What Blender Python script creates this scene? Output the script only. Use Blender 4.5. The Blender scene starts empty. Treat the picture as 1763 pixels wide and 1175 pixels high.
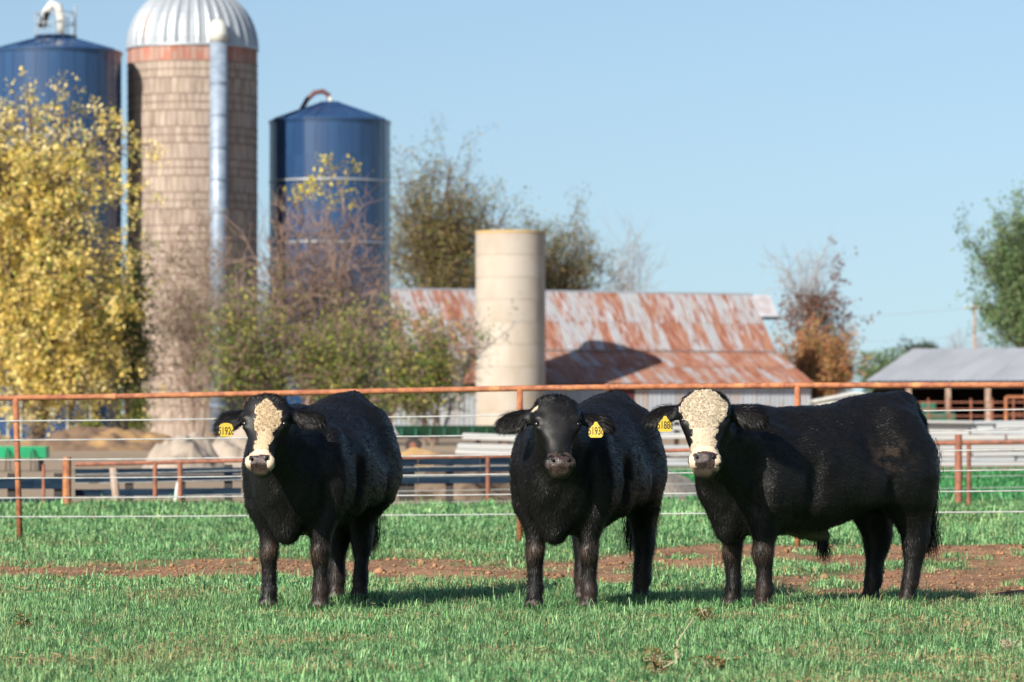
import bpy, math, random
import numpy as np
from mathutils import Vector, Matrix
R = math.radians
SC = bpy.context.scene
COL = SC.collection
F = 6611.0; HZ = 715.0; CX = 881.5; CAMZ = 1.1     # the photograph's lens, used to place things at real distances

# ------------------------------------------------------------------ camera
cd = bpy.data.cameras.new('camera'); cam = bpy.data.objects.new('camera', cd); COL.objects.link(cam)
cam.location = (0, 0, CAMZ); cam.rotation_euler = (R(90), 0, 0)
cd.lens = 135; cd.sensor_width = 36; cd.shift_y = (HZ - 587.5) / 1763
cd.clip_start = 0.5; cd.clip_end = 9000
cd.dof.use_dof = True; cd.dof.focus_distance = 21.4; cd.dof.aperture_fstop = 5.0
SC.camera = cam
# ------------------------------------------------------------------ sky, sun, exposure
SUN_AZ, SUN_EL = 35, 30.5            # sun stands behind the camera, to its left
W = bpy.data.worlds.new('World'); SC.world = W; W.use_nodes = True
wn = W.node_tree; wn.nodes.clear()
sky = wn.nodes.new('ShaderNodeTexSky'); sky.sky_type = 'NISHITA'; sky.sun_disc = False
sky.sun_elevation = R(SUN_EL); sky.sun_rotation = R(180 + SUN_AZ)
sky.air_density = 1.0; sky.dust_density = 1.1; sky.ozone_density = 3.0; sky.altitude = 0
bg = wn.nodes.new('ShaderNodeBackground'); bg.inputs[1].default_value = 0.077
wo = wn.nodes.new('ShaderNodeOutputWorld')
# the lookup is lifted a little above the skyline, where the model's band turns cream
tcw = wn.nodes.new('ShaderNodeTexCoord'); sep = wn.nodes.new('ShaderNodeSeparateXYZ'); cmb = wn.nodes.new('ShaderNodeCombineXYZ')
crv = wn.nodes.new('ShaderNodeFloatCurve'); cc = crv.mapping.curves[0]
for i_, (a_, b_) in enumerate(((0, .075), (.11, .145), (.35, .40), (1, 1))):
    if i_ in (0, 3): cc.points[0 if i_ == 0 else -1].location = (a_, b_)
    else: cc.points.new(a_, b_)
crv.mapping.update()
wn.links.new(tcw.outputs['Generated'], sep.inputs[0]); wn.links.new(sep.outputs[2], crv.inputs[1])
wn.links.new(sep.outputs[0], cmb.inputs[0]); wn.links.new(sep.outputs[1], cmb.inputs[1]); wn.links.new(crv.outputs[0], cmb.inputs[2])
nrmz = wn.nodes.new('ShaderNodeVectorMath'); nrmz.operation = 'NORMALIZE'; wn.links.new(cmb.outputs[0], nrmz.inputs[0]); wn.links.new(nrmz.outputs[0], sky.inputs[0])
wn.links.new(sky.outputs[0], bg.inputs[0]); wn.links.new(bg.outputs[0], wo.inputs[0])
sd = bpy.data.lights.new('sun', 'SUN'); sd.energy = 4.6; sd.angle = R(0.5); sd.color = (1.0, 0.93, 0.82)
so = bpy.data.objects.new('sun', sd); COL.objects.link(so)
toward = Vector((-math.sin(R(SUN_AZ)) * math.cos(R(SUN_EL)), -math.cos(R(SUN_AZ)) * math.cos(R(SUN_EL)), math.sin(R(SUN_EL))))
so.rotation_euler = toward.to_track_quat('Z', 'Y').to_euler(); so.location = (-30, -30, 40)
SC.view_settings.view_transform = 'Standard'; SC.view_settings.look = 'None'
SC.view_settings.exposure = 0.80; SC.view_settings.gamma = 1.0; SC.view_settings.use_curve_mapping = False
SC.cycles.max_bounces = 6; SC.cycles.use_denoising = True

def P(px, py, Y):
    """world point seen at photo pixel (px, py) at distance Y"""
    return Vector(((px - CX) * Y / F, Y, CAMZ - (py - HZ) * Y / F))
def YG(py, z=0): return F * (CAMZ - z) / (py - HZ)

# ------------------------------------------------------------------ tags
def tag(o, label=None, cat=None, group=None, kind=None):
    if label: o['label'] = label
    if cat: o['category'] = cat
    if group: o['group'] = group
    if kind: o['kind'] = kind
    return o
def thing(name, label, cat, loc=(0, 0, 0), rz=0, group=None):
    o = bpy.data.objects.new(name, None); COL.objects.link(o)
    o.location = loc; o.rotation_euler = (0, 0, rz); o.empty_display_size = 0.2
    return tag(o, label, cat, group)
def link(name, me, mats=None, parent=None, loc=None, rot=None, kind=None, smooth=False):
    o = bpy.data.objects.new(name, me); COL.objects.link(o)
    if mats is not None and not len(me.materials):
        for m in (mats if isinstance(mats, (list, tuple)) else [mats]): me.materials.append(m)
    if parent: o.parent = parent
    if loc is not None: o.location = loc
    if rot is not None: o.rotation_euler = rot
    if kind: o['kind'] = kind
    if smooth: me.polygons.foreach_set('use_smooth', np.ones(len(me.polygons), dtype=bool))
    return o

# ------------------------------------------------------------------ meshes
def np_mesh(name, V, faces_list, cols=None, smooth=False):
    """V (n,3); faces_list: list of int arrays (m,k)"""
    me = bpy.data.meshes.new(name)
    V = np.asarray(V, dtype=np.float32)
    me.vertices.add(len(V)); me.vertices.foreach_set('co', V.ravel())
    starts = []; loops = []; off = 0
    for Fa in faces_list:
        Fa = np.asarray(Fa, dtype=np.int32)
        if not len(Fa): continue
        m, k = Fa.shape
        starts.append(off + np.arange(m, dtype=np.int32) * k); loops.append(Fa.ravel()); off += m * k
    loops = np.concatenate(loops); starts = np.concatenate(starts)
    me.loops.add(len(loops)); me.loops.foreach_set('vertex_index', loops)
    me.polygons.add(len(starts)); me.polygons.foreach_set('loop_start', starts)
    if cols is not None:
        a = me.color_attributes.new('Col', 'FLOAT_COLOR', 'POINT')
        C = np.ones((len(V), 4), dtype=np.float32); C[:, :3] = cols
        a.data.foreach_set('color', C.ravel())
    if smooth: me.polygons.foreach_set('use_smooth', np.ones(len(starts), dtype=bool))
    me.update(calc_edges=True); me.validate()
    return me
class MB:
    def __init__(s): s.v = []; s.f = []
    def add(s, vs, fs):
        b = len(s.v); s.v += [tuple(v) for v in vs]; s.f += [tuple(b + i for i in f) for f in fs]; return s
    def box(s, c, size, rz=0, M=None):
        x, y, z = (d / 2 for d in size)
        vs = [Vector((a * x, b * y, e * z)) for a in (-1, 1) for b in (-1, 1) for e in (-1, 1)]
        rot = M if M is not None else Matrix.Rotation(rz, 3, 'Z')
        vs = [rot @ v + Vector(c) for v in vs]
        return s.add(vs, [(0, 1, 3, 2), (4, 6, 7, 5), (0, 4, 5, 1), (2, 3, 7, 6), (0, 2, 6, 4), (1, 5, 7, 3)])
    def tube(s, pts, rad, n=8, caps=True):
        pts = [Vector(p) for p in pts]
        rad = rad if isinstance(rad, (list, tuple)) else [rad] * len(pts)
        rings = []; prev = None
        for i, p in enumerate(pts):
            d = (pts[min(i + 1, len(pts) - 1)] - pts[max(i - 1, 0)]).normalized()
            if prev is None:
                ref = Vector((0, 0, 1)) if abs(d.z) < .9 else Vector((1, 0, 0))
                u = d.cross(ref).normalized()
            else:
                u = (prev - d * prev.dot(d)).normalized()
            prev = u; w = d.cross(u)
            rings.append([p + (u * math.cos(2 * math.pi * k / n) + w * math.sin(2 * math.pi * k / n)) * rad[i] for k in range(n)])
        vs = [v for r in rings for v in r]
        fs = [(i * n + k, i * n + (k + 1) % n, (i + 1) * n + (k + 1) % n, (i + 1) * n + k) for i in range(len(pts) - 1) for k in range(n)]
        if caps: fs += [tuple(reversed(range(n))), tuple(range((len(pts) - 1) * n, len(pts) * n))]
        return s.add(vs, fs)
    def lathe(s, prof, n=48, c=(0, 0)):
        vs = [(c[0] + r * math.cos(2 * math.pi * k / n), c[1] + r * math.sin(2 * math.pi * k / n), z) for r, z in prof for k in range(n)]
        fs = [(i * n + k, i * n + (k + 1) % n, (i + 1) * n + (k + 1) % n, (i + 1) * n + k) for i in range(len(prof) - 1) for k in range(n)]
        return s.add(vs, fs)
    def mesh(s, name='m', smooth=False):
        me = bpy.data.meshes.new(name); me.from_pydata(s.v, [], s.f); me.update()
        if smooth: me.polygons.foreach_set('use_smooth', np.ones(len(me.polygons), dtype=bool))
        return me
    def build(s, name, mat, parent=None, loc=None, rot=None, kind=None, smooth=False, bevel=0):
        o = link(name, s.mesh(name, smooth), mat, parent, loc, rot, kind)
        if bevel:
            b = o.modifiers.new('bevel', 'BEVEL'); b.width = bevel; b.segments = 2
        return o

# ------------------------------------------------------------------ noise on arrays
_rng = np.random.default_rng(7)
_T = _rng.random((64, 64, 64)).astype(np.float32)
def vnoise(p, scale=1.0, oct=3):
    p = np.asarray(p, dtype=np.float64) * scale; out = 0; amp = 1; tot = 0
    for o in range(oct):
        q = p * (2 ** o) + 13.7 * o; i = np.floor(q).astype(int); f = q - i; f = f * f * (3 - 2 * f)
        r = 0
        for a in (0, 1):
            wa = f[:, 0] if a else 1 - f[:, 0]
            for b in (0, 1):
                wb = f[:, 1] if b else 1 - f[:, 1]
                for c in (0, 1):
                    wc = f[:, 2] if c else 1 - f[:, 2]
                    r = r + wa * wb * wc * _T[(i[:, 0] + a) % 64, (i[:, 1] + b) % 64, (i[:, 2] + c) % 64]
        out = out + r * amp; tot += amp; amp *= .5
    return out / tot
def sstep(a, b, x):
    t = np.clip((x - a) / (b - a), 0, 1); return t * t * (3 - 2 * t)

# ------------------------------------------------------------------ materials
MC = {}
def mat(name, col, rough=.7, col2=None, scale=3, detail=5, lo=.4, hi=.6, bump=0, bscale=20, metal=0, stretch=None, attr=False,
        rnd=0, spec=.5, transl=0, col3=None, scale3=1, lo3=.5, hi3=.7, coords='Object', sheen=0, coat=0, persheet=0):
    if name in MC: return MC[name]
    m = bpy.data.materials.new(name); m.use_nodes = True; MC[name] = m
    nt = m.node_tree; N = nt.nodes; L = nt.links; b = N['Principled BSDF']
    b.inputs['Roughness'].default_value = rough; b.inputs['Metallic'].default_value = metal
    b.inputs['Specular IOR Level'].default_value = spec
    if sheen: b.inputs['Sheen Weight'].default_value = sheen
    if coat: b.inputs['Coat Weight'].default_value = coat; b.inputs['Coat Roughness'].default_value = .1
    tc = N.new('ShaderNodeTexCoord'); vec = tc.outputs[coords]
    if stretch or rnd:
        mp = N.new('ShaderNodeMapping'); L.new(vec, mp.inputs[0]); mp.inputs['Scale'].default_value = stretch or (1, 1, 1)
        if rnd:
            oi = N.new('ShaderNodeObjectInfo'); mu = N.new('ShaderNodeMath'); mu.operation = 'MULTIPLY'; mu.inputs[1].default_value = 57
            L.new(oi.outputs['Random'], mu.inputs[0]); cb = N.new('ShaderNodeCombineXYZ')
            for k in range(3): L.new(mu.outputs[0], cb.inputs[k])
            L.new(cb.outputs[0], mp.inputs['Location'])
        vec = mp.outputs[0]
    if attr:
        a = N.new('ShaderNodeVertexColor'); a.layer_name = 'Col'; out = a.outputs[0]
    else:
        rgb = N.new('ShaderNodeRGB'); rgb.outputs[0].default_value = (*col, 1); out = rgb.outputs[0]
    def mixin(out, c2, sc, lo, hi):
        n = N.new('ShaderNodeTexNoise'); n.inputs['Scale'].default_value = sc; n.inputs['Detail'].default_value = detail
        L.new(vec, n.inputs['Vector'])
        mr = N.new('ShaderNodeMapRange'); mr.inputs['From Min'].default_value = lo; mr.inputs['From Max'].default_value = hi; nf_ = n.outputs[0]
        if rnd and persheet:
            ma = N.new('ShaderNodeMath'); ma.operation = 'MULTIPLY_ADD'; L.new(oi.outputs['Random'], ma.inputs[0]); ma.inputs[1].default_value = persheet; L.new(nf_, ma.inputs[2]); nf_ = ma.outputs[0]
        L.new(nf_, mr.inputs[0])
        mx = N.new('ShaderNodeMix'); mx.data_type = 'RGBA'; L.new(mr.outputs[0], mx.inputs['Factor'])
        L.new(out, mx.inputs['A']); mx.inputs['B'].default_value = (*c2, 1)
        return mx.outputs['Result']
    if col2 is not None: out = mixin(out, col2, scale, lo, hi)
    if col3 is not None: out = mixin(out, col3, scale3, lo3, hi3)
    if rnd:
        hs = N.new('ShaderNodeHueSaturation'); mr = N.new('ShaderNodeMapRange'); mr.inputs['To Min'].default_value = 1 - rnd; mr.inputs['To Max'].default_value = 1 + rnd
        L.new(oi.outputs['Random'], mr.inputs[0]); L.new(mr.outputs[0], hs.inputs['Value']); L.new(out, hs.inputs['Color']); out = hs.outputs[0]
    L.new(out, b.inputs['Base Color'])
    if bump:
        n = N.new('ShaderNodeTexNoise'); n.inputs['Scale'].default_value = bscale; n.inputs['Detail'].default_value = 4; L.new(vec, n.inputs['Vector'])
        bp = N.new('ShaderNodeBump'); bp.inputs['Strength'].default_value = min(1, bump); bp.inputs['Distance'].default_value = .02 if bump <= 1 else .02 * bump
        L.new(n.outputs[0], bp.inputs['Height']); L.new(bp.outputs[0], b.inputs['Normal'])
    if transl:
        tr = N.new('ShaderNodeBsdfTranslucent'); ms = N.new('ShaderNodeMixShader'); ms.inputs[0].default_value = transl
        L.new(out, tr.inputs[0]); L.new(b.outputs[0], ms.inputs[1]); L.new(tr.outputs[0], ms.inputs[2])
        L.new(ms.outputs[0], N['Material Output'].inputs[0])
    return m
RUST = mat('rusty pipe', (.36, .135, .055), .75, (.22, .07, .035), 14, lo=.4, hi=.65, bump=.4, bscale=60, col3=(.55, .25, .10), scale3=6, lo3=.55, hi3=.75)
GALV = mat('galvanised cable', (.38, .39, .38), .5, (.28, .29, .29), 8, metal=.2)
# ================================================================== the ground
def bandedge(x, seed): return vnoise(np.stack([x, x * 0 + seed, x * 0], 1), 1.1, 3)
def dirtmask(x, y):
    """0 grass .. 1 bare soil"""
    x = np.asarray(x, float); y = np.asarray(y, float)
    e1 = bandedge(x, 3.3) - .5; e2 = bandedge(x, 9.1) - .5
    u = sstep(.2, 2.0, x)                     # the worn strip widens to the right
    near = 25.7 * (1 - u) + 22.9 * u + e1 * .9
    far = 29.6 * (1 - u) + 32.8 * u + e2 * .9
    n = vnoise(np.stack([x, y * .45, x * 0 + 5], 1), 1.5, 4)
    inside = sstep(-.25, .35, y - near) * sstep(-.3, .4, far - y)
    holes = np.where(u > .3, sstep(.49, .57, n) * sstep(32.0, 30.0, y), sstep(.60, .68, n) * .4)
    m1 = inside * (1 - holes)
    yard = sstep(46.0, 47.2, y + (bandedge(x, 21.) - .5) * 1.6) * sstep(3.0, 1.2, x)
    return np.clip(np.maximum(m1, yard), 0, 1)
gx = np.concatenate([-np.geomspace(3000, 9.5, 26), np.arange(-9, 9.01, .14), np.geomspace(9.5, 3000, 26)])
gy = np.concatenate([[-60, -30, -10, 0, 5, 8, 11], np.arange(13, 50, .11), np.geomspace(50.3, 7000, 46)])
GX, GY = np.meshgrid(gx, gy, indexing='ij')
xs, ys = GX.ravel(), GY.ravel()
dm = dirtmask(xs, ys)
zz = (vnoise(np.stack([xs, ys, xs * 0], 1), 2.2, 3) - .5) * .10 * dm * (ys < 50) + (vnoise(np.stack([xs, ys, xs * 0 + 3], 1), .6, 2) - .5) * .04 * (ys < 50) * (abs(xs) < 10) - .015 * dm
nn = vnoise(np.stack([xs, ys, xs * 0 + 8], 1), 6, 3)[:, None]
n2 = vnoise(np.stack([xs, ys * .3, xs * 0 + 8], 1), .09, 3)[:, None]
soil = np.array([.26, .145, .085]) * (.45 + 1.0 * nn); thatch = np.array([.06, .13, .05]) * (.6 + .8 * nn)
yardc = np.array([.30, .23, .16]) * (.75 + .5 * n2)
fargrass = np.array([.05, .15, .06]) * (.7 + .6 * n2)
far = np.where(((xs > 2.5) & (ys < 74))[:, None] | (ys > 420)[:, None], fargrass, yardc)
c = thatch * (1 - dm[:, None]) + soil * dm[:, None]
k = sstep(46, 48, ys)[:, None]; gc = c * (1 - k) + far * k
nxg, nyg = len(gx), len(gy); idx = np.arange(nxg * nyg).reshape(nxg, nyg)
quads = np.stack([idx[:-1, :-1], idx[1:, :-1], idx[1:, 1:], idx[:-1, 1:]], -1).reshape(-1, 4)
gm = mat('ground', (1, 1, 1), .95, attr=True, col2=(.10, .07, .045), scale=9, lo=.55, hi=.9, bump=1, bscale=25, spec=.15)
link('ground', np_mesh('ground', np.stack([xs, ys, zz], 1), [quads], gc, smooth=True), gm, kind='structure')
def gz(x, y):
    x = np.atleast_1d(x); y = np.atleast_1d(y); d = dirtmask(x, y)
    return (vnoise(np.stack([x, y, x * 0], 1), 2.2, 3) - .5) * .10 * d + (vnoise(np.stack([x, y, x * 0 + 3], 1), .6, 2) - .5) * .04 - .015 * d

# ------------------------------------------------------------------ grass: real blades
def blades(rng, n, x, y, h, w, cols, lean=.5, azf=None):
    """curved tapering blade: quad + tip triangle"""
    z = gz(x, y)
    az = rng.uniform(0, 2 * np.pi, n)
    if azf is not None: az = np.where(np.isnan(azf), az, azf + rng.normal(0, .5, n))
    le = rng.uniform(.1, 1, n) * lean + (rng.random(n) < .4) * rng.uniform(0, .9, n)
    wv = az + np.pi / 2 + rng.uniform(-.6, .6, n)
    wx, wy = np.cos(wv) * w / 2, np.sin(wv) * w / 2
    dx, dy = np.cos(az) * le * h, np.sin(az) * le * h
    V = np.empty((n, 5, 3), np.float32)
    V[:, 0] = np.stack([x - wx, y - wy, z - .01], 1); V[:, 1] = np.stack([x + wx, y + wy, z - .01], 1)
    mx, my, mz = x + dx * .38, y + dy * .38, z + h * .62
    V[:, 2] = np.stack([mx + wx * .8, my + wy * .8, mz], 1); V[:, 3] = np.stack([mx - wx * .8, my - wy * .8, mz], 1)
    V[:, 4] = np.stack([x + dx, y + dy, z + h * np.maximum(.12, 1 - .45 * le)], 1)
    i = np.arange(n)[:, None] * 5
    return V.reshape(-1, 3), i + np.array([[0, 1, 2, 3]]), i + np.array([[3, 2, 4]]), np.repeat(cols, 5, 0)
def grass_field(name, label, seed, y0, y1, dens, hh, ww, straw, margin=.9):
    rng = np.random.default_rng(seed)
    half = lambda y: 881.5 / F * y + margin
    area = (half(y0) + half(y1)) * (y1 - y0); n = int(area * dens)
    y = rng.uniform(y0, y1, n); x = rng.uniform(-1, 1, n) * half(y1); ok = abs(x) < half(y); x, y = x[ok], y[ok]
    clump = vnoise(np.stack([x, y, x * 0 + 40], 1), 3.0, 3)
    d = dirtmask(x, y)
    keep = rng.random(len(x)) < np.clip(1.02 - 1.15 * d, 0, 1) * (.45 + 1.1 * clump)
    x, y, clump, d = x[keep], y[keep], clump[keep], d[keep]; n = len(x)
    patch = vnoise(np.stack([x, y * .5, x * 0 + 60], 1), .9, 3)
    h = hh * rng.uniform(.35, 1.3, n) * (.35 + 1.5 * clump ** 1.5 + .5 * sstep(.55, .75, clump)) * (1 - .4 * d)
    azf = np.full(n, np.nan)
    nt = max(1, int(n / 60)); ti = rng.choice(n, nt, replace=False); hop = rng.random(n) < .42; own = rng.integers(0, nt, n)   # blades gathered in tufts
    hop &= d < .6; rr = rng.rayleigh(.022 * (1 + (y0 - 15) / 14), n); aa = rng.uniform(0, 2 * np.pi, n); tx, ty = x[ti][own], y[ti][own]
    x = np.where(hop, tx + rr * np.cos(aa), x); y = np.where(hop, ty + rr * np.sin(aa), y); azf[hop] = aa[hop]
    th_ = rng.uniform(.5, 1.75, nt)[own]; h = np.where(hop, hh * rng.uniform(.7, 1.2, n) * th_, h); tb = rng.uniform(.65, 1.3, nt)[own]
    tall = rng.random(n) < .05; h[tall] *= 1.9
    w = ww * rng.uniform(.7, 1.3, n)
    g = np.array([.140, .345, .118]); g2 = np.array([.41, .61, .30]); g3 = np.array([.03, .12, .045])
    t = (rng.random(n) ** 1.6)[:, None]; p = patch[:, None]
    cols = g * (1 - t) + g2 * t; cols = cols * (.45 + 1.2 * p) * np.where(hop, tb, 1)[:, None]; yl = sstep(.52, .72, vnoise(np.stack([x, y * .6, x * 0 + 130], 1), 1.9, 4))[:, None] * rng.random(n)[:, None]; cols = cols * (1 - yl * .5) + np.array([.42, .44, .18]) * yl * .5; dk = rng.random(n) < .2; cols[dk] = g3
    pst = straw * (.7 + 2.8 * sstep(.5, .75, vnoise(np.stack([x, y, x * 0 + 90], 1), 1.4, 3)))
    st = rng.random(n) < pst; cols[st] = np.array([.50, .38, .19]) * rng.uniform(.5, 1.1, (st.sum(), 1)); h[st] *= .8
    V, q, tr, cc = blades(rng, n, x, y, h, w, cols, 1.15, azf)
    me = np_mesh(name, V, [q, tr], cc)
    o = link(name, me, mat('grass blade', (1, 1, 1), .5, attr=True, transl=.32, spec=.35), kind='stuff')
    return tag(o, label, 'grass')
grass_field('pasture_grass', 'short green pasture grass with straw in front of and under the cattle', 1, 15.0, 23.6, 5000, .038, .0037, .13, .7)
grass_field('pasture_grass', 'green grass between the cattle and the worn soil strip and its loose tufts', 2, 23.6, 31, 1900, .042, .0060, .09, .6)
grass_field('pasture_grass', 'softer green grass along the foot of the pipe fence', 3, 31, 39, 1300, .05, .0075, .05, .6)
grass_field('pasture_grass', 'ragged green grass ending at the bare farmyard behind the fence', 4, 39, 48.5, 620, .065, .012, .04, .6)
rng = np.random.default_rng(5)
n = 14000; y = rng.uniform(48, 74, n); x = rng.uniform(1.8, 11, n)
V, q, tr, cc = blades(rng, n, x, y, rng.uniform(.06, .16, n), np.full(n, .03), np.array([.07, .27, .09]) * rng.uniform(.5, 1.4, (n, 1)), .6)
tag(link('far_grass', np_mesh('far_grass', V, [q, tr], cc), MC['grass blade'], kind='stuff'), 'green grass reaching back to the pale beams on the right', 'grass')
# dry straw and dead blades lying loose
rng = np.random.default_rng(18); n = 15000; y = rng.uniform(15.2, 33, n); x = rng.uniform(-1, 1, n) * (.1334 * y + .8); d = dirtmask(x, y)
k = rng.random(n) < np.maximum(.9 * sstep(.45, .7, vnoise(np.stack([x, y, x * 0 + 90], 1), 1.4, 3)), d * .8) + .08; x, y, d = x[k], y[k], d[k]; n = len(x)
ln = rng.uniform(.02, .07, n) * (1 - .5 * d); a = rng.uniform(0, 2 * np.pi, n); z = gz(x, y) + rng.uniform(.012, .035, n) * (1 - .6 * d); dz = rng.normal(0, .25, n) * ln
ux, uy = np.cos(a) * ln / 2, np.sin(a) * ln / 2; w = .0016
V = np.stack([np.stack([x - ux, y - uy, z - dz], 1), np.stack([x - ux, y - uy, z - dz + w * 2], 1), np.stack([x + ux, y + uy, z + dz + w * 2], 1), np.stack([x + ux, y + uy + w, z + dz], 1)], 1)
cc = np.array([.50, .36, .20])[None] * rng.uniform(.45, 1.2, (n, 1))
tag(link('straw_litter', np_mesh('straw_litter', V.reshape(-1, 3), [np.arange(4 * n).reshape(-1, 4)], np.repeat(cc, 4, 0)), MC['grass blade'], kind='stuff'), 'dry straw bits lying in the grass and on the bare soil', 'straw')
# loose clods on the bare soil
rng = np.random.default_rng(8); n = 12000
y = rng.uniform(22.5, 33, n); x = rng.uniform(-4.8, 5.2, n); d = dirtmask(x, y); k = rng.random(n) < d ** 2; x, y = x[k], y[k]; n = len(x)
r = rng.gamma(1.6, .0042, n) + .002
base = np.array([[1, 0, 0], [-1, 0, 0], [0, 1, 0], [0, -1, 0], [0, 0, .8], [0, 0, -.8]])
V = (base[None] * r[:, None, None] * rng.uniform(.6, 1.3, (n, 6, 3))); V[:, :, 0] += x[:, None]; V[:, :, 1] += y[:, None]; V[:, :, 2] += (gz(x, y) + r * .3)[:, None]
fa = np.array([[0, 2, 4], [2, 1, 4], [1, 3, 4], [3, 0, 4], [2, 0, 5], [1, 2, 5], [3, 1, 5], [0, 3, 5]])
cc = np.array([.28, .155, .085])[None] * rng.uniform(.5, 1.3, (n, 1))
tag(link('soil_clods', np_mesh('soil_clods', V.reshape(-1, 3), [(np.arange(n)[:, None, None] * 6 + fa[None]).reshape(-1, 3)], np.repeat(cc, 6, 0)),
     mat('clod', (1, 1, 1), .95, attr=True, spec=.1), kind='stuff'), 'loose brown clods scattered over the bare soil strip', 'soil')
# ================================================================== cattle: each body one continuous surface grown from blended volumes
def smin(a, b, k):
    h = np.clip(.5 + .5 * (b - a) / k, 0, 1); return b * (1 - h) + a * h - k * h * (1 - h)
class Field:
    def __init__(s, lo, hi, vox):
        s.lo = np.array(lo, float); s.vox = vox; s.n = np.ceil((np.array(hi) - s.lo) / vox).astype(int)
        s.ax = [s.lo[i] + np.arange(s.n[i]) * vox for i in range(3)]
        s.f = np.full(s.n, .5, np.float32)
    def sub(s, lo, hi, m):
        sl = []
        for i in range(3):
            a = max(0, int((lo[i] - m - s.lo[i]) / s.vox)); b = min(s.n[i], int((hi[i] + m - s.lo[i]) / s.vox) + 2); sl.append(slice(a, max(a + 1, b)))
        g = np.meshgrid(*[s.ax[i][sl[i]] for i in range(3)], indexing='ij')
        return tuple(sl), np.stack(g, -1).astype(np.float32)
    def comb(s, sl, d, k, cut=False):
        s.f[sl] = -smin(-s.f[sl], d, k) if cut else smin(s.f[sl], d, k)
    def cone(s, a, b, ra, rb, k=.04, cut=False):
        a = np.array(a, float); b = np.array(b, float); r = max(ra, rb)
        sl, p = s.sub(np.minimum(a, b) - r, np.maximum(a, b) + r, k + .06)
        ab = b - a; t = np.clip(((p - a) @ ab) / (ab @ ab), 0, 1)
        d = np.linalg.norm(p - a - t[..., None] * ab, axis=-1) - (ra + (rb - ra) * t)
        s.comb(sl, d.astype(np.float32), k, cut)
    def ell(s, c, r, M=None, k=.03, cut=False):
        c = np.array(c, float); r = np.array(r, float); m = r.max()
        sl, p = s.sub(c - m, c + m, k + .04)
        q = p - c
        if M is not None: q = q @ np.array(M, float).T        # rows of M = local axes
        l = np.linalg.norm(q / r, axis=-1); g = np.linalg.norm(q / (r * r), axis=-1) + 1e-6
        d = l * (l - 1) / g
        s.comb(sl, (-d if False else d).astype(np.float32), k, cut)
    def loft(s, o, a, u, v, st, k=.04, p=2.2, ptop=None):
        """st rows: t, cu, cv, ru, rv_plus, rv_minus"""
        o, a, u, v = (np.array(q, float) for q in (o, a, u, v)); st = np.array(st, float)
        pts = [o + a * r[0] + u * (r[1] + i * r[3]) + v * (r[2] + j) for r in st for i in (-1, 1) for j in (r[4], -r[5])]
        sl, P_ = s.sub(np.min(pts, 0), np.max(pts, 0), k + .05)
        q = P_ - o; t = q @ a; tt = np.clip(t, st[0, 0], st[-1, 0])
        I = lambda c: np.interp(tt, st[:, 0], st[:, c])
        uu = (q @ u) - I(1); vv = (q @ v) - I(2); ru = I(3); rv = np.where(vv > 0, I(4), I(5))
        pe = np.where(vv > 0, ptop or p, p); l = ((np.abs(uu) / ru) ** pe + (np.abs(vv) / rv) ** pe) ** (1 / pe)
        d = (l - 1) * np.minimum(ru, rv); e = np.abs(t - tt)
        d = np.where(e > 0, np.sqrt(np.maximum(d, 0) ** 2 + e ** 2), d)
        s.comb(sl, d.astype(np.float32), k)
    def surface(s, blur=1):
        f = s.f
        for _ in range(blur):
            for ax in range(3):
                g = f.copy(); a = [slice(None)] * 3; b = [slice(None)] * 3; c = [slice(None)] * 3
                a[ax] = slice(1, -1); b[ax] = slice(2, None); c[ax] = slice(0, -2)
                g[tuple(a)] = .5 * f[tuple(a)] + .25 * f[tuple(b)] + .25 * f[tuple(c)]; f = g
        n = np.array(f.shape); ins = f < 0
        cor = [(i, j, k) for i in (0, 1) for j in (0, 1) for k in (0, 1)]
        sh = lambda A, c: A[c[0]:n[0] - 1 + c[0], c[1]:n[1] - 1 + c[1], c[2]:n[2] - 1 + c[2]]
        cnt = sum(sh(ins, c).astype(int) for c in cor); act = (cnt > 0) & (cnt < 8)
        ai = np.argwhere(act); vid = np.full(act.shape, -1, int); vid[act] = np.arange(len(ai))
        acc = np.zeros((len(ai), 3)); w = np.zeros(len(ai))
        for c0 in cor:
            for ax in range(3):
                if c0[ax]: continue
                c1 = list(c0); c1[ax] = 1
                f0 = f[tuple((ai + c0).T)]; f1 = f[tuple((ai + c1).T)]; m = (f0 < 0) != (f1 < 0)
                t = np.where(m, f0 / np.where(m, f0 - f1, 1), 0)
                pos = np.array(c0, float)[None].repeat(len(ai), 0); pos[:, ax] += t
                acc += pos * m[:, None]; w += m
        V = s.lo + (ai + acc / w[:, None]) * s.vox
        Q = []
        for ax in range(3):
            o1, o2 = (ax + 1) % 3, (ax + 2) % 3
            a = [slice(1, -1)] * 3; a[ax] = slice(0, -1); b = list(a); b[ax] = slice(1, None)
            A = ins[tuple(a)]; B = ins[tuple(b)]; e = np.argwhere(A != B)
            fl = A[tuple(e.T)]; off = np.ones(3, int); off[ax] = 0; e = e + off
            def cid(d1, d2):
                x = e.copy(); x[:, o1] += d1; x[:, o2] += d2; return vid[tuple(x.T)]
            q = np.stack([cid(-1, -1), cid(0, -1), cid(0, 0), cid(-1, 0)], 1)
            q[~fl] = q[~fl][:, ::-1]; Q.append(q)
        return V, np.concatenate(Q)
def vnormals(V, Q):
    n = np.cross(V[Q[:, 2]] - V[Q[:, 0]], V[Q[:, 3]] - V[Q[:, 1]]); N = np.zeros_like(V)
    for k in range(4): np.add.at(N, Q[:, k], n)
    return N / (np.linalg.norm(N, axis=1, keepdims=True) + 1e-9)
HIDE = mat('black hide', (1, 1, 1), .5, attr=True, spec=.3)
HAIR = mat('coat hair', (1, 1, 1), .47, attr=True, spec=.20)
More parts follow.
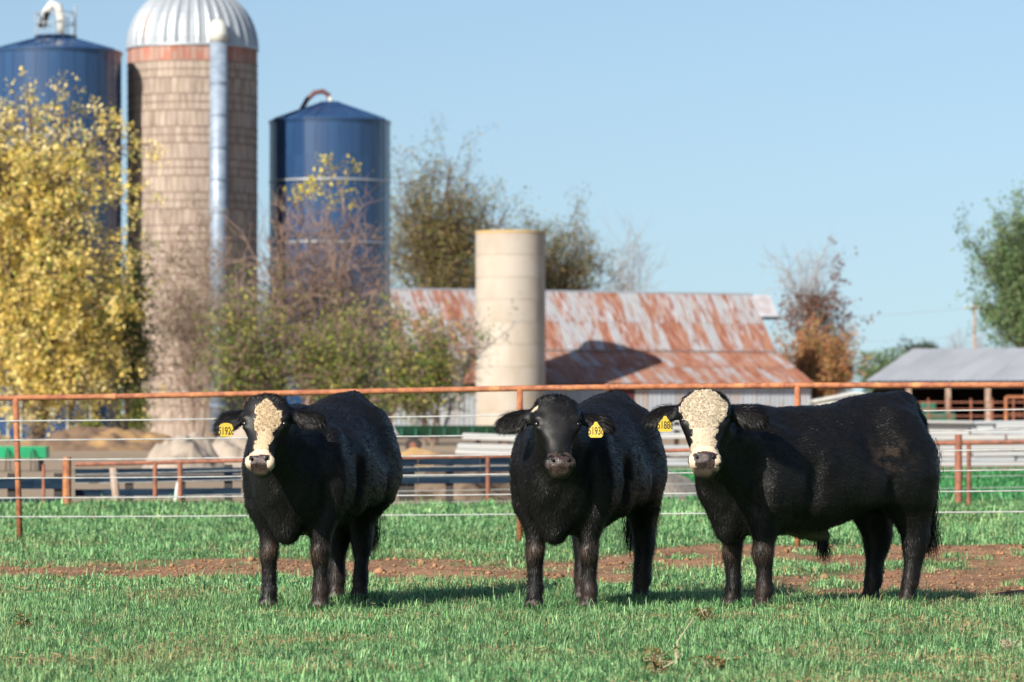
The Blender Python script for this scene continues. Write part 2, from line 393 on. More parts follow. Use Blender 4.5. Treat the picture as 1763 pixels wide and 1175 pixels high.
NOSE = mat('wet nose leather', (.020, .013, .013), .30, (.06, .035, .03), 60, bump=.35, bscale=160, spec=.6)
CURL = mat('cream curls', (1, 1, 1), .7, attr=True, transl=.25)
DARKN = mat('nostril shade', (.004, .003, .003), .7)
EYE = mat('dark eye', (.006, .004, .003), .22, spec=.5)
TAGM = mat('yellow ear tag', (.62, .42, .03), .5, (.52, .36, .05), 30)
INK = mat('black ink', (.012, .012, .012), .6)
def hairs(rng, P0, N, D, L, Wd, C, seg2):
    """tapered strands: P0 root, N normal, D direction; bends towards D"""
    n = len(P0); side = np.cross(D, N) + rng.normal(0, .20, (n, 3)); side /= np.linalg.norm(side, axis=1, keepdims=True) + 1e-9
    L = L[:, None]; Wd = Wd[:, None] * .5
    if not seg2:
        d = N * .22 + D; d /= np.linalg.norm(d, axis=1, keepdims=True)
        V = np.stack([P0 - side * Wd - N * .003, P0 + side * Wd - N * .003, P0 + d * L], 1)
        i = np.arange(n)[:, None] * 3; return V.reshape(-1, 3), np.zeros((0, 4), int), i + np.array([[0, 1, 2]]), np.repeat(C, 3, 0)
    m = P0 + (N * .40 + D * .8) * L * .5; e = P0 + (N * .25 + D) * L * .95
    V = np.stack([P0 - side * Wd - N * .003, P0 + side * Wd - N * .003, m + side * Wd * .8, m - side * Wd * .8, e], 1)
    i = np.arange(n)[:, None] * 5; return V.reshape(-1, 3), i + np.array([[0, 1, 2, 3]]), i + np.array([[3, 2, 4]]), np.repeat(C, 5, 0)

def bull(label, front, yaw, poll, fyaw, pitch, hscale, face, tagside, tagtext, seed, legs, groupc, tagoff, roll=0, ears=((0, 0), (0, .2))):
    rng = np.random.default_rng(seed)
    a = R(yaw); fwd = np.array([-math.sin(a), -math.cos(a), 0]); rz = math.atan2(fwd[1], fwd[0])
    orig = np.array(front, float) - .33 * fwd
    root = thing('bull', label, 'bull', tuple(orig), rz, groupc)
    c, s_ = math.cos(rz), math.sin(rz)
    Rw = np.array([[c, -s_, 0], [s_, c, 0], [0, 0, 1]])               # local -> world
    tol = lambda p: (np.array(p, float) - orig) @ Rw
    tod = lambda d: np.array(d, float) @ Rw
    y_, pt = R(fyaw), R(pitch)
    h = np.array([math.sin(y_) * math.sin(pt), -math.cos(y_) * math.sin(pt), -math.cos(pt)])
    f = np.array([math.sin(y_) * math.cos(pt), -math.cos(y_) * math.cos(pt), math.sin(pt)])
    sd_ = np.cross(f, h); sd_ = -sd_ if sd_[0] < 0 else sd_                # towards the right of the picture
    cr, sr = math.cos(R(roll)), math.sin(R(roll)); h, sd_ = h * cr + sd_ * sr, sd_ * cr - h * sr
    H = tol(poll); h, f, s = tod(h), tod(f), tod(sd_); k_ = hscale
    WS = 1.19
    hp = lambda t, ss, ff: H + (h * t + s * ss * WS + f * ff * 1.08) * k_
    ext = np.array([hp(.55, 0, .12), hp(.1, .4, 0), hp(.1, -.4, 0), hp(-.1, 0, -.1)])
    lo = np.minimum([-1.03, -.47, -.03], ext.min(0) - .06); hi = np.maximum([.8, .47, 1.34], ext.max(0) + .06)
    G = Field(lo, hi, .0115)
    X, Y, Z = np.eye(3)
    # trunk: x, (top+bottom)/2, half width, half height
    tr = [(-.925, 1.00, .76, .05), (-.89, 1.13, .66, .12), (-.82, 1.19, .58, .20), (-.70, 1.235, .53, .25), (-.55, 1.225, .56, .285), (-.35, 1.178, .49, .315),
          (-.10, 1.15, .435, .325), (.10, 1.135, .42, .305), (.28, 1.135, .42, .27), (.42, 1.11, .44, .235), (.51, 1.05, .49, .20), (.59, .98, .56, .15), (.65, .92, .62, .08), (.67, .86, .68, .03)]
    st = [(x, 0, (t * .54 + b * .46), w * (.94 if x < .15 else .97), (t - b) * .46, (t - b) * .54) for x, t, b, w in tr]
    G.loft((0, 0, 0), X, Y, Z, st, .03, 2.3, 1.85)
    G.ell((.30, 0, 1.05), (.22, .11, .09), k=.06)                         # crest over the withers
    G.ell((-.80, 0, 1.17), (.10, .07, .075), k=.05)                       # tail head
    for q in (-1, 1):
        G.ell((-.58, q * .19, 1.04), (.13, .07, .10), k=.08)              # hooks
        G.ell((.30, q * .22, .78), (.17, .085, .26), k=.06)                # shoulder
        G.ell((-.66, q * .19, .82), (.22, .12, .27), k=.07)               # round of the thigh
        G.ell((-.36, q * .25, .70), (.22, .07, .13), k=.08)
        G.ell((0, q * .245, .76), (.3, .07, .22), k=.08)
    G.ell((.47, 0, .50), (.09, .08, .12), k=.05); G.cone((.58, 0, .66), (.46, 0, .43), .07, .045, .05)   # brisket
    for (side, dfx, dfy, dhx, dhy) in legs:
        q = side; fx, fy = .33 + dfx, q * .16 + dfy
        st = [(.01, fx + .022, fy, .066, .060, .060), (.05, fx + .014, fy, .056, .053, .053), (.075, fx + .006, fy, .043, .042, .042), (.11, fx - .004, fy, .050, .050, .050), (.135, fx - .006, fy, .047, .046, .046), (.17, fx - .006, fy, .043, .041, .041),
              (.24, fx - .006, fy, .044, .042, .042), (.28, fx + .002, fy, .055, .052, .052), (.33, fx + .008, fy, .066, .059, .059), (.375, fx - .002, fy, .064, .056, .056), (.42, fx - .005, fy, .076, .064, .064), (.50, fx * .5 + .165 - .01, q * .168, .104, .084, .084),
              (.58, .33, q * .18, .125, .10, .10), (.70, .33, q * .18, .15, .10, .10)]
        G.loft((0, 0, 0), Z, X, Y, st, .045, 2.1)
        hx, hy = -.72 + dhx, q * .155 + dhy
        st = [(.01, hx + .022, hy, .066, .060, .060), (.05, hx + .014, hy, .056, .053, .053), (.078, hx + .006, hy, .045, .043, .043), (.12, hx - .004, hy, .054, .052, .052), (.17, hx - .012, hy, .052, .047, .047), (.25, hx - .026, hy, .055, .048, .048),
              (.33, hx - .038, hy, .078, .060, .060), (.40, hx - .046, hy, .100, .068, .068), (.45, hx - .030, hy, .110, .074, .074), (.52, hx - .005, q * .155 + dhy * .7, .142, .092, .092), (.60, -.69, q * .165 + dhy * .3, .185, .115, .115), (.75, -.66, q * .175, .215, .125, .125), (.9, -.66, q * .17, .2, .10, .10)]
        G.loft((0, 0, 0), Z, X, Y, st, .045, 2.1)
        HOOVES.extend([orig + Rw @ np.array([fx + .03, fy, 0]), orig + Rw @ np.array([hx + .03, hy, 0])])
        for (cx_, cy_) in ((fx, fy), (hx, hy)):                            # cleft of the hoof
            G.ell((cx_ + .085, cy_, .015), (.035, .008, .06), k=.008, cut=True)
    for q in (-1, 1):                                                      # hollows that let shoulder, ribs and hip read
        G.ell((-.36, q * .37, .97), (.11, .10, .13), k=.09, cut=True)
        G.ell((.10, q * .41, .66), (.045, .12, .24), k=.07, cut=True)
        G.ell((-.47, q * .38, .62), (.05, .10, .16), k=.06, cut=True)
        G.ell((.47, q * .30, .60), (.05, .10, .16), k=.06, cut=True)
    # neck and throat
    G.cone((.32, 0, .90), hp(.15, 0, -.10), .23, .13 * k_, .05)
    G.cone((.42, 0, .72), hp(.24, 0, -.12), .19, .085 * k_, .06)
    G.cone((.30, 0, .97), hp(.07, 0, -.09), .16, .10 * k_, .05)
    # head
    st = [(-.055, 0, -.02, .035, .03, .04), (-.035, 0, -.01, .075, .05, .07), (0, 0, 0, .112, .072, .10), (.05, 0, 0, .132, .082, .12), (.11, 0, 0, .134, .082, .13), (.17, 0, 0, .124, .074, .135),
          (.23, 0, 0, .100, .066, .13), (.29, 0, 0, .078, .060, .115), (.35, 0, 0, .070, .056, .090), (.40, 0, 0, .068, .056, .08), (.44, 0, 0, .073, .055, .072), (.475, 0, 0, .070, .045, .066), (.50, 0, 0, .054, .02, .055), (.515, 0, -.01, .03, .01, .03)]
    st = [(r[0] * k_, 0, r[2] * k_, r[3] * k_ * WS, r[4] * k_ * 1.08, r[5] * k_ * 1.08) for r in st]
    G.loft(H, h, s, f, st, .025, 2.3)
    M3 = np.stack([h, s, f])
    G.ell(hp(.445, 0, .035), np.array([0.042, 0.081, 0.036]) * k_, M3, .02)     # nose pad
    G.ell(hp(.50, 0, -.035), np.array([0.030, 0.061, 0.040]) * k_, M3, .02)      # chin
    G.ell(hp(.005, 0, .0), np.array([0.060, 0.122, 0.070]) * k_, M3, .03)          # poll
    for q in (-1, 1):
        G.ell(hp(.445, q * .05, .02), np.array([0.036, 0.039, 0.040]) * k_, M3, .02)
        G.ell(hp(.135, q * .100, .045), np.array([0.035, 0.041, 0.026]) * k_, M3, .02)   # brow
        G.ell(hp(.195, q * .098, .035), np.array([0.022, 0.032, 0.022]) * k_, M3, .015)
        G.ell(hp(.168, q * .116, .047), np.array([.013, .018, .018]) * k_, M3, .01, cut=True)
        G.ell(hp(.458, q * .040, .074), np.array([.022, .019, .030]) * k_, M3, .006, cut=True)  # nostril
        G.ell(hp(.455, q * .058, .060), np.array([.010, .014, .016]) * k_, M3, .008, cut=True)
        de, df = ears[0 if q < 0 else 1]
        e = s * q * math.cos(R(8 + de)) + h * math.sin(R(8 + de)) * (.8) - f * math.sin(R(20)) + f * df; e /= np.linalg.norm(e)
        up = np.cross(e, f); up /= np.linalg.norm(up); nn_ = np.cross(e, up)
        c0 = hp(.050, q * .110, -.045)
        G.cone(c0, c0 + e * .07 * k_, .036 * k_, .034 * k_, .025)
        G.ell(c0 + e * .130 * k_, np.array([.130, .074, .032]) * k_, np.stack([e, up, nn_]), .025)
    # tail
    tp = [(-.87, 0, 1.17), (-.945, .01, 1.06), (-.965, .02, .85), (-.955, .03, .62), (-.94, .04, .45)]
    for i in range(4): G.cone(tp[i], tp[i + 1], .036 - .005 * i, .033 - .005 * i, .02)
    G.cone((-.04, 0, .455), (-.22, 0, .405), .042, .028, .05)                # sheath
    V, Q = G.surface(1)
    N = vnormals(V, Q)
    nf = vnoise(V * np.array([1, 1, .35]), 13, 2) - .5; V = V + N * ((vnoise(V, 4.5, 2) - .5) * .030 + (vnoise(V, 10, 2) - .5) * .012 + nf * .022 * sstep(.15, .45, V[:, 0]) * sstep(1.0, .8, V[:, 2]))[:, None] * (V[:, 2] > .08)[:, None]
    q = (V - H) / k_; ht, hs_, hf = q @ h, q @ s / WS, q @ f / 1.08
    N = vnormals(V, Q)
    ishead = (ht > -.08) & (ht < .56) & (abs(hs_) < .16 - .1 * sstep(.2, .35, ht)+.02) & (hf > -.16) & (hf < .12)
    # colours: true coat colours, dirt with its own shape
    nz = vnoise(V, 8, 4)
    col = np.ones((len(V), 3)) * np.array([.0045, .0042, .0045])
    def blend(m, cc): col[:] = col * (1 - m[:, None]) + np.array(cc) * m[:, None]
    kn = np.exp(-((V[:, 2] - .335) / .05) ** 2) * (abs(V[:, 0] - .33) < .14) * sstep(.35, .6, nz + .05)
    blend(np.clip(kn, 0, 1) * .5, (.085, .052, .035))
    lowleg = sstep(.30, .05, V[:, 2]) * sstep(.38, .62, nz); blend(lowleg * .35, (.07, .042, .03))
    if face == 'full':
        fl = np.exp(-((V[:, 0] + .48) / .12) ** 2 - ((V[:, 2] - .86) / .10) ** 2) * (V[:, 1] > 0) * sstep(.45, .7, vnoise(V, 18, 3)); blend(np.clip(fl * 1.3, 0, 1) * .4, (.09, .06, .042))
        be = sstep(.46, .42, V[:, 2]) * (V[:, 0] < .15) * (V[:, 0] > -.30); blend(be * .6, (.12, .11, .055))
    wn_ = (vnoise(V, 24, 4) - .5) * .055
    if face == 'full':
        hw = np.interp(ht, [-.02, .02, .08, .16, .21, .27, .34, .40, .46, .53], [.03, .075, .112, .105, .070, .052, .052, .076, .10, .04])
        white = (abs(hs_ + .004) < hw + wn_) & (hf > np.where(ht > .38, -.03, -.02)) & (ht > -.01) & ishead
    elif face == 'blaze':
        hw = np.interp(ht, [.03, .06, .10, .16, .22, .28, .34, .38, .41, .46, .53], [.0, .035, .058, .062, .048, .034, .032, .042, .080, .09, .03])
        cs = np.interp(ht, [.05, .15, .3, .4], [-.005, .02, .012, .0])
        white = (abs(hs_ - cs) < hw + wn_) & (hf > np.where(ht > .38, -.005, 0)) & (ht > .03) & ishead
    else:
        white = ((ht - .05) ** 2 + (hs_ + .115) ** 2 < .0002) & ishead
    blend(white * 1.0, (.55, .43, .29)); blend(white * (ht > .36) * (.35 + .5 * vnoise(V, 60, 3)), (.58, .45, .34))
    padw = np.interp(ht, [.405, .42, .45, .48, .52], [.045, .066, .066, .054, .042])
    nose = (abs(hs_) < padw) & (ht > .405) & (ht < .515) & (hf > -.005) & ishead & (hf > np.interp(ht, [.40, .42, .44, .5], [.075, .05, .015, -.02]))
    if face == 'black': rim = (abs(hs_) < padw + .022) & (ht > .385) & (ht < .50) & (hf > .02) & ishead & ~nose; blend(rim * sstep(.42, .6, vnoise(V, 40, 3)) * .8, (.075, .052, .04))
    chin = sstep(.478, .50, ht) * sstep(.075, .05, abs(hs_)) * ishead * (hf < .03); blend(chin * .95, (.022, .018, .012))
    hoof = V[:, 2] < .05; blend(hoof * 1., (.03, .022, .018))
    me = np_mesh('bull_body', V, [Q], col, smooth=True)
    me.materials.append(HIDE); me.materials.append(NOSE)
    me.polygons.foreach_set('material_index', nose[Q].all(1).astype(np.int32))
    link('body', me, None, root)
    # ---------------------------------------------------------------- coat
    T = np.concatenate([Q[:, [0, 1, 2]], Q[:, [0, 2, 3]]]); A = np.linalg.norm(np.cross(V[T[:, 1]] - V[T[:, 0]], V[T[:, 2]] - V[T[:, 0]]), axis=1)
    cen = V[T].mean(1); qc = (cen - H) / k_; th, tf = qc @ h, qc @ f; ts = qc @ s / WS
    hd = ((th > -.1) & (th < .56) & (abs(ts) < .36) & (tf > -.14))
    wgt = A * np.where(hd, 2.2, 1) * np.where(cen[:, 2] < .06, .05, 1)
    wgt *= 1 - .85 * nose[T].all(1)
    nH = 74000; pick = rng.choice(len(T), nH, p=wgt / wgt.sum()); b = rng.random((nH, 2)); fl = b.sum(1) > 1; b[fl] = 1 - b[fl]
    w0 = 1 - b.sum(1); tri = T[pick]
    P0 = V[tri[:, 0]] * w0[:, None] + V[tri[:, 1]] * b[:, :1] + V[tri[:, 2]] * b[:, 1:]; NN = N[tri[:, 0]]; C0 = col[tri[:, 0]]
    q = (P0 - H) / k_; ht_, hs2, hf2 = q @ h, q @ s / WS, q @ f
    inh = (ht_ > -.1) & (ht_ < .56) & (abs(hs2) < .15) & (hf2 > -.14)
    earm = (abs(hs2) > .15) & (abs(hs2) < .40) & (ht_ > -.05) & (ht_ < .24) & (hf2 > -.20) & (hf2 < .1)
    D = np.tile(np.array([-.75, 0, -.65]), (nH, 1)); lg = P0[:, 2] < .5; D[lg] = [-.15, 0, -1]
    D[inh] = -h * .4 + 0; D[inh] += (s[None] * hs2[inh][:, None] * 6); D[earm] = (s[None] * np.sign(hs2[earm])[:, None]) * .8 + np.array([0, 0, -1.0])
    wv = np.stack([vnoise(P0 + 3 * i, 14, 2) - .5 for i in range(3)], 1); D = D + wv * 1.9 + rng.normal(0, .10, (nH, 3))
    D -= NN * (D * NN).sum(1, keepdims=True); D /= np.linalg.norm(D, axis=1, keepdims=True) + 1e-9
    L = rng.uniform(.5, 1.3, nH) * .024
    L *= np.where(lg, 1.35, 1); L *= np.where(inh, .6, 1); L = np.where(earm, rng.uniform(.025, .06, nH), L)
    L *= np.where((P0[:, 2] < .62) & (P0[:, 2] > .40) & ~lg, 1.3, 1)
    L = np.where(inh & (ht_ < .03), rng.uniform(.012, .035, nH), L); L *= np.where(inh & (ht_ > .36), .35, 1)
    rump = (P0[:, 0] < -.85); L *= np.where(rump, 1.6, 1)
    wh = C0.mean(1) > .2
    Cc = C0 * rng.uniform(.6, 1.5, (nH, 1)); bl = ~wh & (C0.mean(1) < .03); Cc[bl] += np.array([.005, .0038, .003]) * rng.uniform(0, 1, (bl.sum(), 1))
    kk = ~((C0.mean(1) > .2) & (ht_ < .37) & inh)
    Wd = rng.uniform(.0014, .0034, nH)
    lsel = kk & (earm | (L > .021)); ssel = kk & ~lsel
    parts = [hairs(rng, P0[m], NN[m], D[m], L[m], Wd[m], Cc[m], z2) for m, z2 in ((lsel, True), (ssel, False))]
    # long tufts: tail switch, sheath, poll
    def tuft(c0, c1, n, l0, l1, spread, down):
        t = rng.random((n, 1)); p = np.array(c0) * (1 - t) + np.array(c1) * t + rng.normal(0, spread, (n, 3)); d = np.array(down) + rng.normal(0, .16, (n, 3)); d /= np.linalg.norm(d, axis=1, keepdims=True)
        nrm = rng.normal(0, .3, (n, 3)) - d * .3
        return hairs(rng, p, nrm, d, rng.uniform(l0, l1, n), rng.uniform(.002, .004, n), np.tile([.012, .0095, .008], (n, 1)) * rng.uniform(.5, 1.8, (n, 1)), True)
    parts.append(tuft((-.965, .03, .95), (-.955, .05, .36), 3600, .06, .16, .028, (.0, 0, -1)))
    parts.append(tuft((-.18, 0, .41), (-.23, 0, .38), 420, .08, .20, .012, (-.1, 0, -1)))
    parts.append(tuft(hp(-.03, -.07, -.01), hp(-.03, .07, -.01), 500, .02, .05, .010, (0, 0, .4)))
    vs, qs, ts_, cs_, off = [], [], [], [], 0
    for (v, qd, t3, cc) in parts:
        vs.append(v); qs.append(qd + off); ts_.append(t3 + off); cs_.append(cc); off += len(v)
    link('coat', np_mesh('bull_coat', np.concatenate(vs), [np.concatenate(qs), np.concatenate(ts_)], np.concatenate(cs_)), HAIR, root, kind='stuff')
    # ---------------------------------------------------------------- curly cream face
    if face != 'black':
        ok_ = white & (ht < .37) & (hf > 0) & ~nose; S = 5; ribs_all, col_all = [], []
        warm = np.array([.66, .51, .33]) if face == 'blaze' else np.array([.66, .56, .42])
        def strands(base, path, wd, cb):
            """path(u) -> positions; flat tapering ribbons"""
            us = np.linspace(0, 1, S); Pp = [path(u_) for u_ in us]; rb = []
            for j in range(S):
                tn = Pp[min(j + 1, S - 1)] - Pp[max(j - 1, 0)]; sv = np.cross(tn, base); sv /= np.linalg.norm(sv, axis=1, keepdims=True) + 1e-9
                wj = (wd * (1 - .6 * us[j] ** 2))[:, None]; rb += [Pp[j] - sv * wj, Pp[j] + sv * wj]
            ribs_all.append(np.stack(rb, 1)); col_all.append(cb)
        # ringlets on the upper face
        up_ = np.flatnonzero(ok_ & (ht < .24)); nL = 400 if face == 'full' else 270; per = 24
        ci = rng.choice(up_, nL); cL = np.repeat(V[ci], per, 0); nr = np.repeat(N[ci], per, 0); n_ = nL * per
        e1 = np.cross(nr, h + .01); e1 /= np.linalg.norm(e1, axis=1, keepdims=True); e2 = np.cross(nr, e1)
        hand = np.repeat(rng.choice([-1, 1], nL), per); R0 = np.repeat(rng.uniform(.009, .017, nL), per); r0 = R0 * np.sqrt(rng.uniform(.05, 1, n_)); a0 = rng.uniform(0, 2 * np.pi, n_); arc = rng.uniform(1.4, 2.8, n_)
        hh0 = np.repeat(rng.uniform(.004, .010, nL), per) + .010 * (1 - (r0 / R0) ** 2) * rng.uniform(.3, 1, n_)
        def pth(u_):
            th_ = a0 + hand * arc * u_; r_ = r0 * (1 - .35 * u_); return cL + e1 * (r_ * np.cos(th_))[:, None] + e2 * (r_ * np.sin(th_))[:, None] + nr * (hh0 * (.5 + .9 * math.sin(u_ * 2.2)) - .004)[:, None]
        tone = np.repeat(rng.uniform(.85, 1.12, nL), per) * (.42 + .68 * (r0 / R0) ** .6) * rng.uniform(.85, 1.12, n_)  # strands darken towards each ringlet's centre, shade put into the colour
        strands(nr, pth, rng.uniform(.0009, .0017, n_), warm * tone[:, None])
        # a mat of short wavy hair under them and down the nose
        al_ = np.flatnonzero(ok_); n_ = 6000; pk = rng.choice(al_, n_); p = V[pk] + rng.normal(0, .005, (n_, 3)) * (1 - np.abs(N[pk])); nr2 = N[pk]
        t1 = np.cross(nr2, h); t1 /= np.linalg.norm(t1, axis=1, keepdims=True) + 1e-9; t2 = np.cross(nr2, t1); t2 *= -np.sign(t2 @ h)[:, None]
        sx = (vnoise(V[pk], 20, 2) - .5) * 3 + rng.normal(0, .25, n_); dr = t2 * -1 + t1 * sx[:, None]; dr /= np.linalg.norm(dr, axis=1, keepdims=True)
        ll = rng.uniform(.010, .026, n_) * np.where(ht[pk] > .30, .6, 1); ph = rng.uniform(0, 6, n_)
        pth2 = lambda u_: p - dr * (ll * u_)[:, None] + t1 * (.0022 * np.sin(ph + 7 * u_))[:, None] + nr2 * (.001 + ll * .25 * math.sin(u_ * 2.4))[:, None]
        strands(nr2, pth2, rng.uniform(.0008, .0016, n_), warm * 1.05 * rng.uniform(.75, 1.12, (n_, 1)))
        VV = np.concatenate(ribs_all); nC = len(VV); cb = np.concatenate(col_all); i = np.arange(nC)[:, None, None] * 2 * S; qd = np.array([[2 * j, 2 * j + 1, 2 * j + 3, 2 * j + 2] for j in range(S - 1)])
        lab = 'cream curls filling the whole face above the nose' if face == 'full' else 'tan and cream curly blaze down the face'
        tag(link('face_curls', np_mesh('face_curls', VV.reshape(-1, 3), [(i + qd[None]).reshape(-1, 4)], np.repeat(cb, 2 * S, 0)), CURL, root, kind='stuff'), lab)
    # ---------------------------------------------------------------- eyes, tag
    for q in (-1, 1):
        mb = MB(); mb.lathe([(max(.0001, .019 * math.sin(i * math.pi / 10)), .019 * math.cos(i * math.pi / 10)) for i in range(11)], 16)
        nb = MB(); nb.lathe([(max(.0001, .5 * math.sin(i * math.pi / 8)), .5 * math.cos(i * math.pi / 8)) for i in range(9)], 14)
        no = nb.build('nostril', DARKN, root, smooth=True); no.matrix_local = Matrix.Translation(hp(.449, q * .041, .064)) @ Matrix((h, s, f)).transposed().to_4x4() @ Matrix.Rotation(R(-25 * q), 4, 'Z') @ Matrix.Diagonal((.030 * k_, .022 * k_, .030 * k_, 1))  # dark plug in the nostril, stands in for the shade of the cavity
        mb.build('eye', EYE, root, loc=tuple(hp(.168, q * .109, .030)), smooth=True)
    q, dt, du = tagside, tagoff[0], tagoff[1]
    tw = np.array(tagoff[2])                                               # world place of the tag's centre
    tl = tol(tw)
    # the tag hangs facing the camera side: local axes
    rx = tod((math.cos(R(tagoff[3])), math.sin(R(tagoff[3])), 0)); up = np.array([0, 0, 1.]); nrm = np.cross(rx, up)
    Mt = Matrix((rx, up, nrm)).transposed()
    out = [(-.030, .012), (-.036, -.006), (-.036, -.026), (-.026, -.037), (.026, -.037), (.036, -.026), (.036, -.002), (.022, .016), (.012, .030), (.006, .042), (-.006, .042), (-.012, .028)]
    if tagtext == '5192c': out = [(-.026, .030), (-.036, .018), (-.036, -.018), (-.024, -.032), (.024, -.032), (.036, -.018), (.036, .012), (.028, .030), (.01, .036), (-.01, .036)]
    out = [(x * 1.10, y * 1.10) for x, y in out]; mb = MB(); n = len(out); mb.add([(x, y, 0) for x, y in out] + [(x, y, .003) for x, y in out], [tuple(reversed(range(n))), tuple(range(n, 2 * n))] + [(i, (i + 1) % n, n + (i + 1) % n, n + i) for i in range(n)])
    tg = mb.build('ear_tag', TAGM, root, loc=tuple(tl)); tg.rotation_euler = Mt.to_euler()
    tc = bpy.data.curves.new('t', 'FONT'); tc.body = tagtext; tc.size = .060; tc.align_x = 'CENTER'; tc.align_y = 'CENTER'; tc.extrude = .0004; tc.offset = .0004
    to = bpy.data.objects.new('t', tc); COL.objects.link(to); bpy.context.view_layer.update()
    tm = bpy.data.meshes.new_from_object(to); bpy.data.objects.remove(to)
    for v in tm.vertices: v.co.x *= .60; v.co.y *= 1.0; v.co.y -= .006; v.co.z += .0038
    tm.materials.clear(); link('tag_number', tm, INK, tg)
    return root
HOOVES = []
LG = lambda a, b: [(1, *a), (-1, *b)]
bull('black bull with a tan and cream curly blaze, leftmost of the three', (-1.229, 21.72, 0), 15, P(463, 697, 21.30), -9, 32, .86, 'blaze', -1, '5192c', 11,
     LG((.02, 0, 0.03, -.085), (-.02, 0, .0, .07)), 'bulls standing in the pasture', (0, 0, P(389, 741, 21.15), 8), 0, ((0, 0), (2, .35)))
bull('all black bull with a black face in the middle of the three', (.284, 21.72, 0), 18, P(957, 697, 21.30), 5, 32, .88, 'black', 1, '5193c', 12,
     LG((0, 0, -.10, -.02), (0.01, 0, .08, -.02)), 'bulls standing in the pasture', (0, 0, P(1026, 741, 21.16), -6), 0, ((0, 0), (12, .2)))
bull('black bull with a full cream curly face standing side on at the right', (1.335, 21.72, 0), 56, P(1214, 689, 21.24), -3, 33, .92, 'full', -1, '5188e', 13,
     LG((0.01, 0, .0, 0), (.0, .02, .02, .0)), 'bulls standing in the pasture', (0, 0, P(1145, 731, 21.10), 6), 0, ((-6, 0), (10, .3)))

rng = np.random.default_rng(44); k = 130; n = k * len(HOOVES); hv = np.repeat(np.array(HOOVES), k, 0); a = rng.uniform(0, 2 * np.pi, n); rr = rng.uniform(.055, .12, n)
x, y = hv[:, 0] + np.cos(a) * rr, hv[:, 1] + np.sin(a) * rr
V, q, tr, cc = blades(rng, n, x, y, rng.uniform(.03, .085, n), rng.uniform(.003, .006, n), np.array([.085, .25, .085]) * rng.uniform(.5, 1.7, (n, 1)), .9, a)
tag(link('hoof_grass', np_mesh('hoof_grass', V, [q, tr], cc), MC['grass blade'], kind='stuff'), 'longer grass blades standing round the hooves', 'grass')
# ================================================================== silos
GLASSBLUE = mat('blue enamel steel', (.016, .042, .110), .2, (.028, .080, .18), .35, lo=.35, hi=.7, stretch=(1, 1, .25), spec=.5, coat=.3)
BAND = mat('pale steel band', (.38, .41, .44), .45, metal=.4)
WHITE = mat('weathered white paint', (.52, .52, .48), .6, (.36, .34, .29), 4, lo=.5, hi=.8)
PIPEG = mat('pale galvanised pipe', (.27, .33, .41), .5, (.20, .25, .32), 1.5, metal=.2, stretch=(1, 1, 2))
DARK = mat('dark opening', (.012, .012, .014), .8)
def ring(r, z, t, h, n=64):
    mb = MB(); mb.lathe([(r, z - h / 2), (r + t, z - h / 2), (r + t, z + h / 2), (r, z + h / 2)], n); return mb
def blue_silo(label, px, Y, rad_px, y_eave, y_apex, bands, seams=24):
    s = F / Y; r = rad_px / s; c = P(px, HZ, Y); ze = CAMZ + (HZ - y_eave) / s; za = CAMZ + (HZ - y_apex) / s
    t = thing('blue_silo', label, 'silo', (c.x, Y, 0))
    rows = 9; hrow = ze / rows
    npan = 16
    mb = MB(); n = 5
    for k in range(n + 1):
        a = 2 * math.pi / npan * k / n
        for z in (0.008, hrow - .008):
            mb.v.append((r * math.cos(a), r * math.sin(a), z))
    mb.f = [(2 * k, 2 * k + 2, 2 * k + 3, 2 * k + 1) for k in range(n)]
    me = mb.mesh('silo_sheet'); me.polygons.foreach_set('use_smooth', [True] * len(me.polygons))
    core = MB(); core.lathe([(r - .01, 0), (r - .01, ze)], 96); core.build('wall', GLASSBLUE, t, smooth=True)
    for row in range(rows):                                       # bolted steel sheets, a few millimetres proud of the wall
        for k in range(npan):
            o = link('steel_sheet', me, GLASSBLUE, t, loc=(0, 0, row * hrow)); o.rotation_euler.z = 2 * math.pi * k / npan + (row % 2) * math.pi / npan
    rb = MB()
    for k in range(npan * 2):
        a = 2 * math.pi * k / npan / 2; rb.box((math.cos(a) * (r + .015), math.sin(a) * (r + .015), ze / 2), (.02, .05, ze - .1), rz=a)
    rb.build('seam_strips', GLASSBLUE, t, kind='stuff')
    for z in bands: ring(r + .01, z, .05, .08).build('band', BAND, t, smooth=False)
    ring(r, ze, .06, .16).build('eave_ring', GLASSBLUE, t)
    m = MB(); m.lathe([(r + .1, ze), (r * .93, ze + .05 + (za - ze) * .12), (r * .5, ze + (za - ze) * .62), (.45, za - .03), (.44, za)], 96)
    m.add([(0, 0, za + .02)], []); m.build('roof', GLASSBLUE, t, smooth=True)
    sm = MB()
    for k in range(20):
        a = 2 * math.pi * k / 20 + .1; sm.tube([(math.cos(a) * q, math.sin(a) * q, z + .02) for q, z in ((r * .98, ze + .05), (r * .93, ze + .05 + (za - ze) * .12), (r * .5, ze + (za - ze) * .62), (.45, za - .03))], .03, 4)
    sm.build('roof_seams', GLASSBLUE, t, kind='stuff')
    MB().lathe([(.001, za + .05), (.5, za + .03), (.5, za - .1)], 24).build('roof_cap', GLASSBLUE, t)
    return t, c, s, r, ze, za
